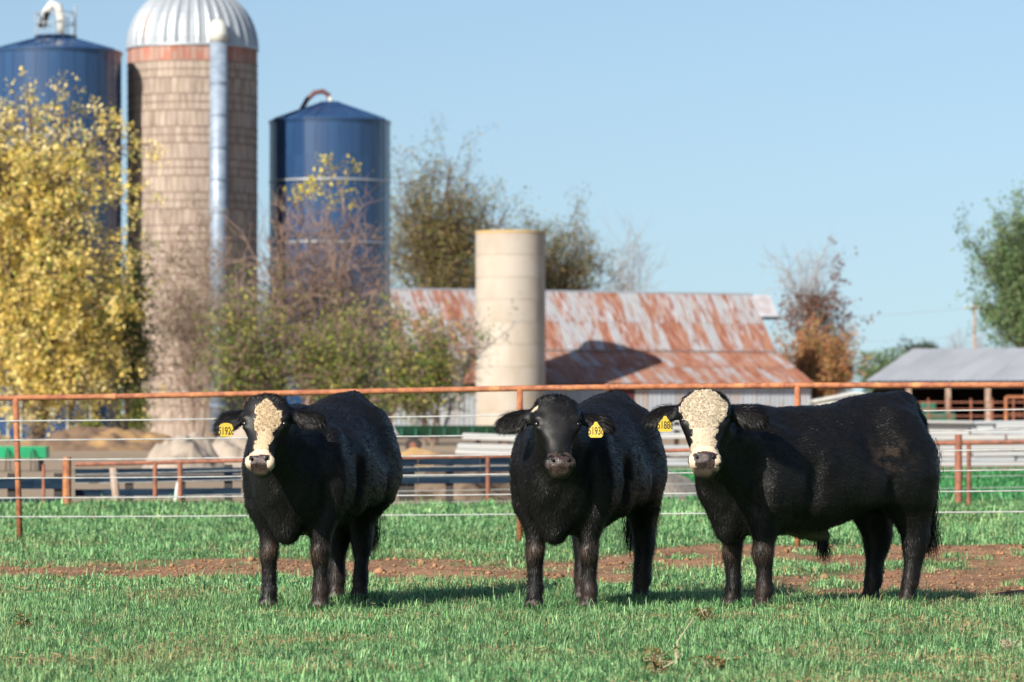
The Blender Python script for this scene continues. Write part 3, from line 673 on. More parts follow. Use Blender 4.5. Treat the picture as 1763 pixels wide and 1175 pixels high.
# left blue silo
Y1 = 179.0
t, c, s, r, ze, za = blue_silo('tall dark blue silo behind the yellow tree at the left edge', 96, Y1, 112, 93, 62, [4.3, 8.6, 13.1])
pf = MB()
for a in range(12):
    an = 2 * math.pi * a / 12; pf.tube([(math.cos(an) * .95, math.sin(an) * .95, za - .1), (math.cos(an) * .95, math.sin(an) * .95, za + 1.05)], .025, 6)
for z in (.55, 1.05):
    pf.tube([(math.cos(2 * math.pi * a / 24) * .95, math.sin(2 * math.pi * a / 24) * .95, za + z) for a in range(25)], .025, 6)
pf.build('railing', BAND, t)
MB().lathe([(.3, za - .06), (1.0, za - .06), (1.0, za), (.3, za)], 32).build('platform', GLASSBLUE, t)
MB().tube([(.28, -.2, za), (.27, -.2, za + .8), (.12, -.2, za + 1.35), (-.15, -.2, za + 1.45), (-.42, -.2, za + 1.1), (-.62, -.2, za + .35)], [.20, .21, .22, .22, .20, .17], 12).build('spout', WHITE, t, smooth=True)
MB().tube([(-.30, -.43, za + 1.12), (-.50, -.42, za + .75), (-.66, -.40, za + .35)], [.12, .15, .12], 8).build('spout_opening', DARK, t)
MB().tube([(.95, -.3, za), (.95, -.3, za + 1.4)], .04, 6).build('ladder', BAND, t)
MB().box((0, -r - .05, 1.55), (.75, .16, .95)).build('door', WHITE, t)
mb = MB(); mb.box((0, -r - .15, 1.7), (.5, .06, .45)); mb.build('door_hatch', DARK, t)
for x in (-2.55, -1.9, -1.25, .9, 1.9):
    y = -math.sqrt(r * r - x * x) - .12; MB().tube([(x, y, .1), (x, y, 4.1)], .05, 6).build('pipe', WHITE, t)
# white lettering on its wall, mostly hidden by the tree
tc = bpy.data.curves.new('t', 'FONT'); tc.body = 'HARVESTORE'; tc.size = .72; tc.align_x = 'CENTER'; tc.extrude = .004
to = bpy.data.objects.new('t', tc); COL.objects.link(to); bpy.context.view_layer.update(); tm = bpy.data.meshes.new_from_object(to); bpy.data.objects.remove(to)
for v in tm.vertices:
    a = (v.co.x + 1.15) / r; v.co = Vector((math.sin(a) * (r + .05 + v.co.z), -math.cos(a) * (r + .05 + v.co.z), v.co.y * .8 + 13.85))
tm.materials.clear(); link('lettering', tm, WHITE, t)
# right blue silo
t, c, s, r, ze, za = blue_silo('shorter blue silo with two pale bands right of the concrete silo', 568, 183.9, 103, 212, 177, [7.9 + 1.4 - 0, 12.25])
b1 = [o for o in t.children if o.name.startswith('band')]
MB().tube([(-1.45, .1, za - .75), (-1.35, .1, za - .3), (-1.1, .1, za + .15), (-.75, .1, za + .48), (-.35, .1, za + .55), (-.08, .1, za + .38), (0, .1, za - .05)], .12, 10).build('filler_pipe', mat('dark red pipe', (.10, .03, .03), .5), t, smooth=True)
MB().box((0, -.2, za + .12), (.16, .16, .3)).build('vent', WHITE, t)
# ------------------------------------------------------------------ concrete stave silo
Yc = 181.5; s = F / Yc; r = 111.5 / s; cx = P(331.5, HZ, Yc).x; zt = CAMZ + (HZ - 86) / s
CONC = mat('concrete stave', (.37, .30, .25), .9, (.20, .155, .125), 2.6, lo=.4, hi=.75, rnd=.08, bump=.3, bscale=8, stretch=(1, 1, .25), spec=.2, col3=(.42, .34, .27), scale3=.9, lo3=.5, hi3=.8)
CONCR = mat('rust stained stave', (.33, .21, .17), .9, (.36, .13, .09), 1.5, lo=.45, hi=.65, rnd=.2, spec=.2)
t = thing('concrete_silo', 'tall brown concrete stave silo with a ribbed metal dome', 'silo', (cx, Yc, 0))
nst = 64; hr = .76; rows = int(zt / hr); hr = zt / rows
mb = MB(); n = 2; g = .010 / r
for k in range(n + 1):
    a = g + (2 * math.pi / nst - 2 * g) * k / n
    for rr in (r - .06, r):
        for z in (.013, hr - .013): mb.v.append((rr * math.cos(a), rr * math.sin(a), z))
for k in range(n):
    b = 4 * k; mb.f += [(b + 2, b + 6, b + 7, b + 3), (b + 3, b + 7, b + 5, b + 1), (b, b + 4, b + 6, b + 2)]
mb.f += [(0, 2, 3, 1), (4 * n, 4 * n + 1, 4 * n + 3, 4 * n + 2)]
stave = mb.mesh('stave'); rest = MB(); staves = []
rngp = random.Random(4)
for row in range(rows):
    for k in range(nst):
        a0 = 2 * math.pi * (k + .5 * (row % 2)) / nst; mid = a0 + math.pi / nst
        vis = -math.sin(mid)                         # towards the camera
        staves.append((row > 0, vis > .05, row, vis, k, a0))
pick = sorted([x for x in staves if x[3] > .12], key=lambda x: (-x[2], -x[3]))[:300]; pset = {(x[2], x[4]) for x in pick}
stave_red = stave.copy()
for (_, _, row, vis, k, a0) in staves:
    jit = rngp.uniform(-.008, .008)
    if (row, k) in pset:
        o = link('stave', stave_red if row == rows - 1 else stave, CONCR if row == rows - 1 else CONC, t, loc=(math.cos(a0) * jit, math.sin(a0) * jit, row * hr)); o.rotation_euler.z = a0
    else:
        M = Matrix.Rotation(a0, 4, 'Z'); rest.add([M @ Vector(v) + Vector((math.cos(a0) * jit, math.sin(a0) * jit, row * hr)) for v in stave_v] if False else [M @ v.co + Vector((math.cos(a0) * jit, math.sin(a0) * jit, row * hr)) for v in stave.vertices], [tuple(p.vertices) for p in stave.polygons])
rest.build('lower_staves', CONC, t, kind='stuff')
MB().lathe([(r - .05, 0), (r - .05, zt)], 64).build('joint_core', mat('dark joint', (.15, .11, .085), .95), t)
HOOP = mat('rusty hoop', (.16, .11, .085), .8)
for i in range(rows):
    for dz in (0,) if i % 2 else (0, .38):
        if i: MB().lathe([(r + .004, i * hr + dz - .018), (r + .028, i * hr + dz - .018), (r + .028, i * hr + dz + .018), (r + .004, i * hr + dz + .018)], 64).build('hoop', HOOP, t)
# dome of raised-seam gores
ng = 36; rd = r + .04; hd = 3.0; DOME = mat('dome sheet metal', (.36, .39, .42), .5, (.28, .31, .34), 1.2, lo=.45, hi=.7, metal=.35, stretch=(1, 1, .3), rnd=.06, col3=(.45, .20, .09), scale3=.5, lo3=.68, hi3=.74)
mb = MB(); m = 12
for i in range(m + 1):
    ph = (math.pi / 2) * i / m * .985; rr = rd * math.cos(ph) ** .9; z = zt + hd * math.sin(ph)
    for k in range(5):
        a = 2 * math.pi / ng * k / 4; u = rr - (.0 if k in (0, 4) else .05 * min(1, rr))
        if k in (0, 4): u = rr + .03
        mb.v.append((u * math.cos(a), u * math.sin(a), z))
mb.f = [(5 * i + k, 5 * i + k + 1, 5 * i + k + 6, 5 * i + k + 5) for i in range(m) for k in range(4)]
gore = mb.mesh('dome_panel')
for k in range(ng):
    o = link('dome_panel', gore, DOME, t); o.rotation_euler.z = 2 * math.pi * k / ng
MB().lathe([(.001, zt + hd + .25), (.4, zt + hd + .2), (.45, zt + hd - .05)], 16).build('dome_cap', BAND, t)
ring(r, zt + .0, .08, .10).build('dome_rim', BAND, t)
# chute
xp = (385 - 331.5) / s; yp = -math.sqrt(max(0, (r + .40) ** 2 - xp ** 2)); zc = CAMZ + (HZ - 82) / s; zb = CAMZ + (HZ - 592) / s
MB().tube([(xp, yp, .3), (xp, yp, zc)], .41, 20).build('chute', PIPEG, t, smooth=True)
for i in range(11): MB().lathe([(.41, 0), (.45, 0), (.45, .07), (.41, .07)], 20).build('chute_joint', PIPEG, t, loc=(xp, yp, 1.5 + i * 1.5))
MB().tube([(xp, yp, zc - .05), (xp, yp, zc + .35), (xp - .02, yp + .12, zc + .62), (xp - .04, yp + .5, zc + .80)], [.45, .46, .44, .34], 16).build('chute_hood', WHITE, t, smooth=True)
# ------------------------------------------------------------------ cream silo
Y3 = 220.2; s = F / Y3; r = 60 / s; cx = P(879, HZ, Y3).x; zt = CAMZ + (HZ - 403) / s
t = thing('cream_silo', 'short cream roofless concrete silo in front of the rusty barn', 'silo', (cx, Y3, 0))
CREAM = mat('cream concrete', (.42, .375, .32), .9, (.36, .30, .235), .8, lo=.4, hi=.75, bump=.3, bscale=5, stretch=(1, 1, .5), spec=.2, rnd=.05)
nr = 9; hr = zt / nr
for i in range(nr):
    MB().lathe([(r - .16, i * hr + .01), (r - .012, i * hr + .01), (r, i * hr + .03), (r, (i + 1) * hr - .03), (r - .012, (i + 1) * hr - .01), (r - .16, (i + 1) * hr - .01)], 64).build('wall_ring', CREAM, t, smooth=False)
MB().lathe([(r - .2, 0), (r - .03, 0), (r - .03, zt), (r - .2, zt)], 64).build('wall', CREAM, t)
MB().lathe([(r - .2, zt), (r + .03, zt), (r + .03, zt + .13), (r - .2, zt + .13)], 64).build('rim', mat('ochre rim', (.50, .34, .14), .9), t)

# ================================================================== the barn
th = R(25); s = F / 238; Rx, Ry, Rz = (1292 - CX) / s, 238.0, CAMZ + (715 - 508) / s
al = Vector((-math.cos(th), -math.sin(th), 0)); dn = Vector((math.sin(th), -math.cos(th), 0)); up = Vector((0, 0, 1)); L = 27.4
t = thing('barn', 'long old barn with a rust streaked sheet metal roof', 'barn', (Rx, Ry, 0), 0)
def roofmat(name, lo, hi, sc=.9):
    return mat(name, (.33, .34, .36), .6, (.29, .145, .095), sc, detail=6, lo=lo, hi=hi, metal=.1, stretch=(3.4, .6, 1), rnd=.12, persheet=.22, col3=(.20, .07, .04), scale3=2.0, lo3=.60, hi3=.75, coords='Object')
RM = [roofmat('rust streaked roof sheet', .56, .73), roofmat('rust patched roof sheet', .52, .69), roofmat('rusty roof sheet', .40, .60), roofmat('rusty lower roof sheet', .38, .60)]
zb, run1, ze, run2 = 4.94, 3.3, 2.95, 4.8
def sheet_mesh(w, ln):
    mb = MB(); nx = 12
    for k in range(nx + 1):
        x = w * k / nx; z = .035 if k % 3 == 0 else 0
        mb.v += [(x, 0, z), (x, ln, z)]
    mb.f = [(2 * k, 2 * k + 2, 2 * k + 3, 2 * k + 1) for k in range(nx)]
    return mb.mesh('roof_sheet')
nS = 38; w = L / nS
def slope(top, bot, zt_, zb_, mats_, skip=None):
    d = (bot - top); ln = math.hypot(d.length, zt_ - zb_); dirv = (Vector((d.x, d.y, zb_ - zt_))).normalized()
    hl = ln / 2; me = sheet_mesh(w + .03, hl + .06)
    mes = [me, me.copy()]
    for row in range(2):
        for k in range(nS):
            base = Vector((0, 0, zt_)) + top + al * (k * w) + dirv * (hl * row)
            X_ = al; Y_ = dirv; Z_ = X_.cross(Y_)
            if Z_.z < 0: Z_ = -Z_
            M = Matrix((X_, Y_, Z_)).transposed()
            o = link('roof_sheet', mes[row], mats_[row], t); o.matrix_local = Matrix.Translation(base + Z_ * (.02 if row == 0 else .0) + Z_ * .004 * (k % 2)) @ M.to_4x4()
Z0 = Vector((0, 0, 0))
slope(Z0, dn * run1, Rz, zb, RM[:2]); slope(dn * run1, dn * (run1 + run2), zb, ze, RM[2:])
for q_, z_ in ((run1, zb), ):
    MB().box(dn * (q_ + .0) + al * L / 2 + up * (z_ + .06), (L, .34, .03), rz=math.atan2(al.y, al.x)).build('flashing', mat('grey flashing', (.34, .36, .38), .5, (.32, .18, .12), .6, lo=.5, hi=.65), t)
bk = MB()
A = [Z0 + up * Rz, -dn * run1 + up * zb, -dn * (run1 + run2) + up * ze]
for i in range(2): bk.add([A[i], A[i] + al * L, A[i + 1] + al * L, A[i + 1]], [(0, 1, 2, 3)])
bk.build('rear_roof', RM[0], t)
MB().tube([up * (Rz + .02) + -al * .1, up * (Rz + .02) + al * L], .09, 6).build('ridge_cap', BAND, t)
WALL = mat('pale grey barn wall', (.34, .37, .41), .7, (.36, .27, .22), 1.0, lo=.5, hi=.7, stretch=(1, 1, .4), rnd=.12)
zw = ze - .12; npn = 30; pw = L / npn; wb = dn * (run1 + run2 - .5)
pm = MB(); 
for k in range(7):
    pm.v += [((pw - .02) * k / 6, (.03 if k % 2 else 0), 0), ((pw - .02) * k / 6, (.03 if k % 2 else 0), zw)]
pm.f = [(2 * k, 2 * k + 2, 2 * k + 3, 2 * k + 1) for k in range(6)]; pm = pm.mesh('wall_panel')
for k in range(npn):
    if k in (13, 14, 20): continue
    o = link('wall_panel', pm, WALL, t, loc=tuple(wb + al * (k * pw))); o.rotation_euler.z = math.atan2(al.y, al.x)
MB().box(wb + al * L / 2 - dn * .25 + up * (zw / 2), (L - .1, .1, zw), rz=math.atan2(al.y, al.x)).build('inner_wall', mat('dark barn boards', (.05, .03, .03), .9), t)
for k in (13, 20): MB().box(wb + al * ((k + .5) * pw) + up * (zw / 2), (pw * .9, .06, zw - .2), rz=math.atan2(al.y, al.x)).build('door', mat('dark red door', (.09, .018, .02), .8), t)
for e in (0, L):
    g = MB(); o_ = al * (e + (.15 if e == 0 else -.15)); pr = [(-1, run1 + run2 - .5, 0), (-1, run1 + run2 - .5, ze - .1), (-1, run1, zb - .12), (0, 0, Rz - .12), (1, run1, zb - .12), (1, run1 + run2 - .5, ze - .1), (1, run1 + run2 - .5, 0)]
    g.add([dn * (sg * q) + up * z + o_ for sg, q, z in pr], [tuple(range(7))]); g.build('gable_wall', mat('red barn boards', (.30, .06, .04), .85, (.20, .04, .03), 4), t)
hood = MB(); e1 = -al * 1.35; hz = 1.35
hood.add([up * Rz, up * Rz + e1, up * (Rz - hz) + dn * 1.3 + e1 * .92, up * (Rz - hz) + dn * 1.3], [(0, 1, 2, 3)])
hood.add([up * Rz, up * Rz + e1, up * (Rz - hz) - dn * 1.3 + e1 * .92, up * (Rz - hz) - dn * 1.3], [(0, 3, 2, 1)]); hood.build('hay_hood', mat('grey hood sheet', (.50, .50, .52), .6, (.38, .34, .34), 1.5), t)
MB().box(dn * 1.1 + e1 * .45 + up * (Rz - hz - .12), (1.2, 1.0, .16), rz=math.atan2(al.y, al.x)).build('hood_shade', DARK, t)  # dark slab added for the shade beneath the hay hood

# ================================================================== open shed on the right
th2 = R(-20); dn2 = Vector((math.sin(th2), -math.cos(th2), 0)); al2 = Vector((math.cos(th2), math.sin(th2), 0))
Ye = 172.0; E = P(1490, HZ, Ye); s = F / Ye; zE = CAMZ + (HZ - 657) / s; run = 8.8
t = thing('shed', 'open fronted shed with a plain grey metal roof at the right', 'shed', (E.x, E.y, 0))
rid = -dn2 * run; s2 = F / (Ye + rid.y); zR = CAMZ + (HZ - 601) / s2; L2 = 34.0
GREY = mat('grey roof sheet', (.38, .39, .41), .55, (.32, .33, .35), .6, lo=.4, hi=.7, rnd=.035, metal=.1, stretch=(1, .4, 1))
ln = math.hypot(run, zR - zE); w2 = .92; n2_ = int(L2 / w2)
mb = MB()
for k in range(10): mb.v += [((w2 + .01) * k / 9, 0, .03 if k % 3 == 0 else 0), ((w2 + .01) * k / 9, ln, .03 if k % 3 == 0 else 0)]
mb.f = [(2 * k, 2 * k + 2, 2 * k + 3, 2 * k + 1) for k in range(9)]; me = mb.mesh('roof_sheet')
Yv = (rid + up * (zR - zE)).normalized(); M = Matrix((al2, Yv, al2.cross(Yv))).transposed().to_4x4()
for k in range(n2_): o = link('roof_sheet', me, GREY, t); o.matrix_local = Matrix.Translation(al2 * (k * w2) + up * (zE + .003 * (k % 2))) @ M
mb = MB(); r2 = rid * 2
mb.add([rid + up * zR, rid + up * zR + al2 * L2, r2 + up * zE + al2 * L2, r2 + up * zE], [(0, 1, 2, 3)]); mb.build('rear_roof', GREY, t)
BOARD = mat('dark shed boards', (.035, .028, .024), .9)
ang2 = math.atan2(al2.y, al2.x)
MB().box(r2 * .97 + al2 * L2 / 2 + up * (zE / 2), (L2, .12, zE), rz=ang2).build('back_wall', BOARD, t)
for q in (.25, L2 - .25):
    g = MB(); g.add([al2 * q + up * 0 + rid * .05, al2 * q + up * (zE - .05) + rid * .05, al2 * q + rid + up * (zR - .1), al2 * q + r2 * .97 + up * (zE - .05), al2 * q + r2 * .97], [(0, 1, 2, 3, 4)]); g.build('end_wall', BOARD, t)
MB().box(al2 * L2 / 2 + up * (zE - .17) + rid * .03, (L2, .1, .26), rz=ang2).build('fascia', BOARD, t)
PW = mat('weathered post wood', (.34, .24, .19), .9, (.22, .15, .11), 6, rnd=.15)
for px in (1560, 1625, 1690, 1755, 1822):
    k = ((px - 1490) * Ye / F) / al2.x; MB().box(al2 * k + up * (zE / 2 - .15) + rid * .02, (.22, .22, zE - .3)).build('post', PW, t)
MB().box(al2 * 17 + rid * 1.0 + up * .5, (30, .1, .9), rz=ang2).build('inner_partition', mat('brown partition boards', (.12, .07, .045), .9), t)
# ================================================================== near fence of rusty pipe and pale cables
fr = thing('pipe_fence', 'rusty pipe fence with pale cables right behind the cattle', 'fence', (0, 33, 0))
def fY(px): return 33.85 - (px - 30) / 1733 * 1.95
def fP(px, py, dy=0): v = P(px, py, fY(px) + dy); v.y -= 33; return v
rail = [(-140, 688.5), (-20, 686), (200, 683), (420, 678.5), (660, 673.5), (895, 669), (1120, 666), (1373, 664), (1600, 663.5), (1783, 663), (1900, 663)]
MB().tube([fP(*q) for q in rail], .0245, 12).build('rail', RUST, fr, smooth=True)
for px in (197, 1045): v = [fP(px - 4, np.interp(px, [q[0] for q in rail], [q[1] for q in rail])), fP(px + 4, np.interp(px, [q[0] for q in rail], [q[1] for q in rail]))]; MB().tube(v, .031, 12).build('coupling', RUST, fr)
for px in (30, 462, 895, 1373, 1850):
    y = np.interp(px, [q[0] for q in rail], [q[1] for q in rail]); a = fP(px - (3 if px == 30 else 0), y); b = Vector((a.x + (.04 if px == 30 else 0), a.y, -.1))
    MB().tube([b, a], .0265, 12).build('post', RUST, fr, smooth=True)
for (yl, yr) in ((725, 705), (758, 740), (792, 774), (823.5, 809), (857.5, 845), (890, 881)):
    pts = []
    for i in range(41):
        px = -140 + i * 51; y = yl + (yr - yl) * (px - 30) / 1733
        sag = .8 * math.sin(math.pi * ((px - 30) % 450) / 450); pts.append(fP(px, y + sag, -.03))
    MB().tube(pts, .0062, 6).build('cable', GALV, fr, smooth=True)
# second, low fence across the farmyard edge
f2 = thing('low_pipe_fence', 'lower rusty pipe fence at the far edge of the grass', 'fence', (0, 46.4, 0)); Y2 = 46.4
def g2(px, py, dy=0): v = P(px, py, Y2 + dy); v.y -= Y2; return v
RUST2 = mat('dull rusty pipe', (.30, .11, .065), .8, (.18, .07, .045), 10, rnd=.1)
r2 = [(130, 800), (270, 797), (420, 793), (690, 788), (890, 785), (1200, 775), (1610, 763.5), (1800, 760.5), (1900, 759)]
MB().tube([g2(*q) for q in r2], .024, 8).build('rail', RUST2, f2)
for px, w_ in ((75, .02), (267, .026), (310, .03), (560, .026), (840, .026), (1110, .026), (1390, .026), (1668, .026)):
    y = np.interp(px, [q[0] for q in r2], [q[1] for q in r2]); a = g2(px, y); MB().tube([(a.x, 0, -.1), (a.x, 0, a.z)], w_, 8).build('post', RUST2, f2)
a = g2(122, 787); MB().tube([(a.x, -.4, -.1), (a.x, -.4, a.z)], .052, 10).build('corner_post', RUST, f2)
a = g2(1650, 748); MB().tube([(a.x, 0, .05), (a.x, 0, a.z)], .045, 10).build('corner_post', RUST2, f2)
for dy in (17, 33, 58, 78):
    MB().tube([g2(px, np.interp(px, [q[0] for q in r2], [q[1] for q in r2]) + dy) for px in range(130, 1901, 59)], .005, 5).build('cable', GALV, f2)
# board windbreak beyond it
NAVY = mat('shaded blue boards', (.007, .016, .030), .95, (.015, .030, .05), 3, stretch=(.3, 1, 4), rnd=.12, spec=.05)  # dark blue boards, shade on their near side put into the colour
POSTD = mat('dark post', (.035, .03, .028), .9)
def boards(label, x0, x1, Y, bands, posts, slopev=0):
    t = thing('board_fence', label, 'fence', ((x0 + x1) / 2 * Y / F - CX * Y / F, Y, 0)); ox = t.location.x
    for (ya, yb) in bands:
        ln = 6
        for i in range(ln):
            a = x0 + (x1 - x0) * i / ln; b = x0 + (x1 - x0) * (i + 1) / ln; p, q = P(a, (ya + yb) / 2 + slopev * (a - x0), Y), P(b, (ya + yb) / 2 + slopev * (b - x0), Y)
            hgt = (yb - ya) * Y / F; MB().box(((p.x + q.x) / 2 - ox, -.05 if i % 2 else -.053, (p.z + q.z) / 2), ((q.x - p.x) * .99, .035, hgt)).build('board', NAVY, t)
    for px, ytop in posts:
        p = P(px, ytop, Y); MB().box((p.x - ox, .02, p.z / 2), (.10, .09, p.z)).build('post', POSTD, t)
boards('dark blue board fence at the farmyard edge, left part with wide gaps', -60, 118, 48.6, [(823, 842), (859, 874)], [(20, 815), (100, 815)])
boards('dark blue board fence between the corner post and the leftmost bull', 130, 416, 49.0, [(808, 818), (820, 831), (843, 855)], [(222, 820), (312, 822), (393, 800)], -.01)
boards('dark blue board fence between the left and middle bulls', 560, 880, 49.4, [(790, 802), (804, 814), (822, 834)], [(693, 795), (707, 795), (774, 792)], -.006)
t = tag(MB().tube([P(195, 806, 47.6), P(201, 868, 47.6)], .05, 8).build('wooden_post', mat('pale wood', (.42, .33, .27), .9, (.3, .22, .17), 5)), 'pale wooden post standing between dark boards on the left', 'post')
tag(MB().tube([P(308, 829, 47.4), P(305, 845, 47.4), P(302, 868, 47.4)], .028, 8).build('marker_stake', mat('pale green stake', (.45, .62, .55), .6)), 'thin pale leaning stake by the dark boards', 'stake')
# ------------------------------------------------------------------ heaps
def heap(name, label, cat, px, Y, wpx, h, dep, m, seed, rough=.12, flat=1.0):
    rngh = np.random.default_rng(seed); nx, ny = 70, 40; w_ = wpx * Y / F
    u, v = np.meshgrid(np.linspace(-1, 1, nx), np.linspace(-1, 1, ny), indexing='ij'); u, v = u.ravel(), v.ravel()
    x = u * w_ / 2; y = v * dep; pn = np.stack([x + seed * 7, y, x * 0], 1)
    rr = np.sqrt(u ** 2 + v ** 2); hh = np.clip(1 - rr ** (1.6 * flat), 0, 1) * h
    z = hh * (.55 + .9 * vnoise(pn, 1.6 / max(w_, 2) * 2.2, 2)) + (vnoise(pn, 2.5, 4) - .5) * rough * (hh > 0) * sstep(0, .3 * h, hh) * 2 - .03
    i = np.arange(nx * ny).reshape(nx, ny); q = np.stack([i[:-1, :-1], i[1:, :-1], i[1:, 1:], i[:-1, 1:]], -1).reshape(-1, 4)
    o = link(name, np_mesh(name, np.stack([x, y, z], 1), [q], smooth=rough < .1), m, loc=(P(px, HZ, Y).x, Y, 0)); return tag(o, label, cat)
SAND = mat('pale sand', (.35, .295, .24), .95, (.27, .225, .18), 1.5, bump=.4, bscale=6, spec=.1)
DUNG = mat('grey brown manure', (.17, .125, .09), .95, (.07, .05, .035), 3.5, lo=.4, hi=.6, bump=.8, bscale=7, spec=.1)
GRAV = mat('gravel', (.33, .29, .25), .95, (.22, .19, .16), 22, bump=.8, bscale=40, spec=.1)
heap('sand_pile', 'pale sand pile behind the fence left of the leftmost bull', 'sand pile', 318, 80, 150, .75, 1.6, SAND, 1, .30)
heap('sand_pile', 'broader pale sand pile partly behind the leftmost bull', 'sand pile', 420, 84, 210, .82, 2, SAND, 2, .32)
heap('manure_pile', 'rough brown clod heap left of the middle bull', 'heap', 830, 51.5, 300, .50, 1.3, DUNG, 3, .22)
heap('gravel_pile', 'grey gravel mound between the middle and right bulls', 'gravel heap', 1095, 50.5, 260, .62, 1.2, GRAV, 4, .03)
heap('debris_mound', 'low dark brown debris mound behind the green trough', 'heap', 170, 122, 330, .75, 3, mat('brown debris', (.16, .10, .06), .95, (.40, .24, .09), .9, lo=.5, hi=.7), 5, .3)
heap('straw_pile', 'golden straw spread left of the pale beams', 'straw', 720, 86, 190, .30, 2, mat('golden straw', (.50, .31, .11), .9, (.38, .24, .12), 3), 6, .08)
# ------------------------------------------------------------------ green trough and wagon
GREEN = mat('bright green paint', (.015, .36, .16), .45, (.02, .28, .12), 2)
DGREEN = mat('dark green paint', (.01, .10, .06), .5, (.015, .07, .04), 2)
t = thing('feed_trough', 'bright green feed trough with dark hoops at the left edge', 'trough', (P(10, HZ, 76).x, 76, 0)); s = F / 76
z0, z1 = CAMZ - (789 - HZ) / s, CAMZ - (769 - HZ) / s; hw = 72 / s
m_ = MB(); m_.add([(-hw, -.30, z0), (hw, -.30, z0), (hw, -.36, z1), (-hw, -.36, z1), (-hw, .30, z0), (hw, .30, z0), (hw, .36, z1), (-hw, .36, z1)], [(0, 1, 2, 3), (5, 4, 7, 6), (0, 3, 7, 4), (1, 5, 6, 2), (0, 4, 5, 1)]); m_.build('bin', GREEN, t)
for px in (18, 61): x = (px - 10) / s; MB().tube([(x - .04, -.38, .0), (x - .03, -.39, z0 + .1), (x, -.40, z1 - .03), (x + .03, -.39, z0 + .1), (x + .05, -.38, .0)], .014, 6).build('leg', POSTD, t)
for px in (-50, 70): MB().box(((px - 10) / s, 0, z0 / 2), (.06, .5, z0)).build('leg', POSTD, t)
t = thing('feed_wagon', 'long dark green feed wagon under the shrubs between left and middle bulls', 'wagon', (P(790, HZ, 112).x, 112, 0)); s = F / 112
z0, z1 = CAMZ - (752 - HZ) / s, CAMZ - (733 - HZ) / s; hw = 112 / s
m_ = MB(); m_.add([(-hw + .2, -.5, z0), (hw - .2, -.5, z0), (hw, -.8, z1), (-hw, -.8, z1), (-hw + .2, .5, z0), (hw - .2, .5, z0), (hw, .8, z1), (-hw, .8, z1)], [(0, 1, 2, 3), (5, 4, 7, 6), (0, 3, 7, 4), (1, 5, 6, 2), (0, 4, 5, 1)]); m_.build('box', DGREEN, t)
for k in range(9): MB().box((-hw + .25 + k * (2 * hw - .5) / 8, -.70, (z0 + z1) / 2), (.05, .06, z1 - z0)).build('rib', DGREEN, t)
for x in (-hw * .7, hw * .7):
    for y in (-.6, .6):
        w_ = MB(); w_.tube([(x, y - .08, .22), (x, y + .08, .22)], .22, 14); wo_ = w_.build('wheel', POSTD, t); MB().tube([(x, y - .10, .22), (x, y - .085, .22)], .10, 10).build('hub', RUST2, wo_)
# ------------------------------------------------------------------ stacked pale beams
BEAM = mat('pale concrete beam', (.38, .38, .37), .75, (.28, .32, .36), .8, lo=.4, hi=.7, rnd=.12, stretch=(.4, 1, 1))
def beam(par, ax, ay, bx, by, Y, h, d, oy=0):
    p, q = P(ax, ay, Y), P(bx, by, Y); c = (p + q) / 2; ang = math.atan2(q.z - p.z, q.x - p.x)
    M = Matrix.Rotation(-ang, 3, 'Y'); return MB().box((c.x - par.location.x, oy, c.z), ((q - p).length, d, h * Y / F), M=M).build('beam', BEAM, par, bevel=.02)
def stack(label, x0, x1, Y, rows, slope=0):
    t = thing('beam_stack', label, 'beam stack', (P((x0 + x1) / 2, HZ, Y).x, Y, 0), 0, 'pale concrete beams stacked behind the pasture'); rr_ = random.Random(int(Y * 10 + x0))
    for (y, h) in rows:
        x = x0 + rr_.uniform(-10, 4)
        while x < x1 - 20:
            l = rr_.uniform(110, 190); e = min(x + l, x1 + rr_.uniform(0, 12)); beam(t, x, y + rr_.uniform(-1.2, 1.2) + slope * (x - x0), e - 2, y + rr_.uniform(-1.2, 1.2) + slope * (e - x0), Y, h, .55, rr_.uniform(-.12, .12)); x = e + 1
    for px in range(int(x0) + 30, int(x1), 150):
        p = P(px, rows[0][0], Y); MB().box((p.x - t.location.x, .1, p.z / 2), (.12, .2, p.z)).build('bearer', PW, t)
    return t
stack('nearer pale beam stack right of the right bull, five beams high', 1118, 1800, 82, [(771, 7), (781, 8), (791, 8), (800, 7)])
stack('pale beam stack in front of the shed, behind the corner post', 1560, 1800, 104, [(727, 5), (733, 10), (744, 9), (753, 9)])
stack('short pale beam stack left of the middle bull', 793, 905, 96, [(752, 11), (768, 10), (779, 8)], .03)
stack('pale beam stack seen between the middle and right bulls', 1135, 1260, 98, [(722, 9), (737, 9), (752, 8)])
# rusty gate frame before the shed
t = thing('gate', 'rusty pipe gate frame standing before the shed', 'gate', (P(1745, HZ, 120).x, 120, 0)); s = F / 120; gx0, gx1 = P(1732, HZ, 120).x - t.location.x, P(1830, HZ, 120).x - t.location.x
zt_ = CAMZ + (HZ - 684) / s
MB().tube([(gx0, 0, 0), (gx0, 0, zt_)], .055, 8).build('gate_post', RUST, t); MB().tube([(gx1, 0, 0), (gx1, 0, zt_)], .055, 8).build('gate_post', RUST, t)
MB().tube([(gx0, 0, zt_), (gx1, 0, zt_)], .05, 8).build('bar', RUST, t)
for k in range(4): MB().tube([(gx0, 0, .3 + k * .28), (gx1, 0, .3 + k * .28)], .02, 6).build('bar', RUST2, t)
t = thing('cattle_pen', 'brown pipe pen panels inside the shed front', 'pen', (P(1640, HZ, 150).x, 150, 0)); s = F / 150
for k in range(6): z = .25 + k * .27; MB().tube([(-2.6, 0, z), (3.2, 0, z)], .025, 6).build('bar', RUST2, t)
for k in range(8): MB().tube([(-2.6 + k * .83, 0, 0), (-2.6 + k * .83, 0, 1.75)], .035, 6).build('upright', RUST2, t)
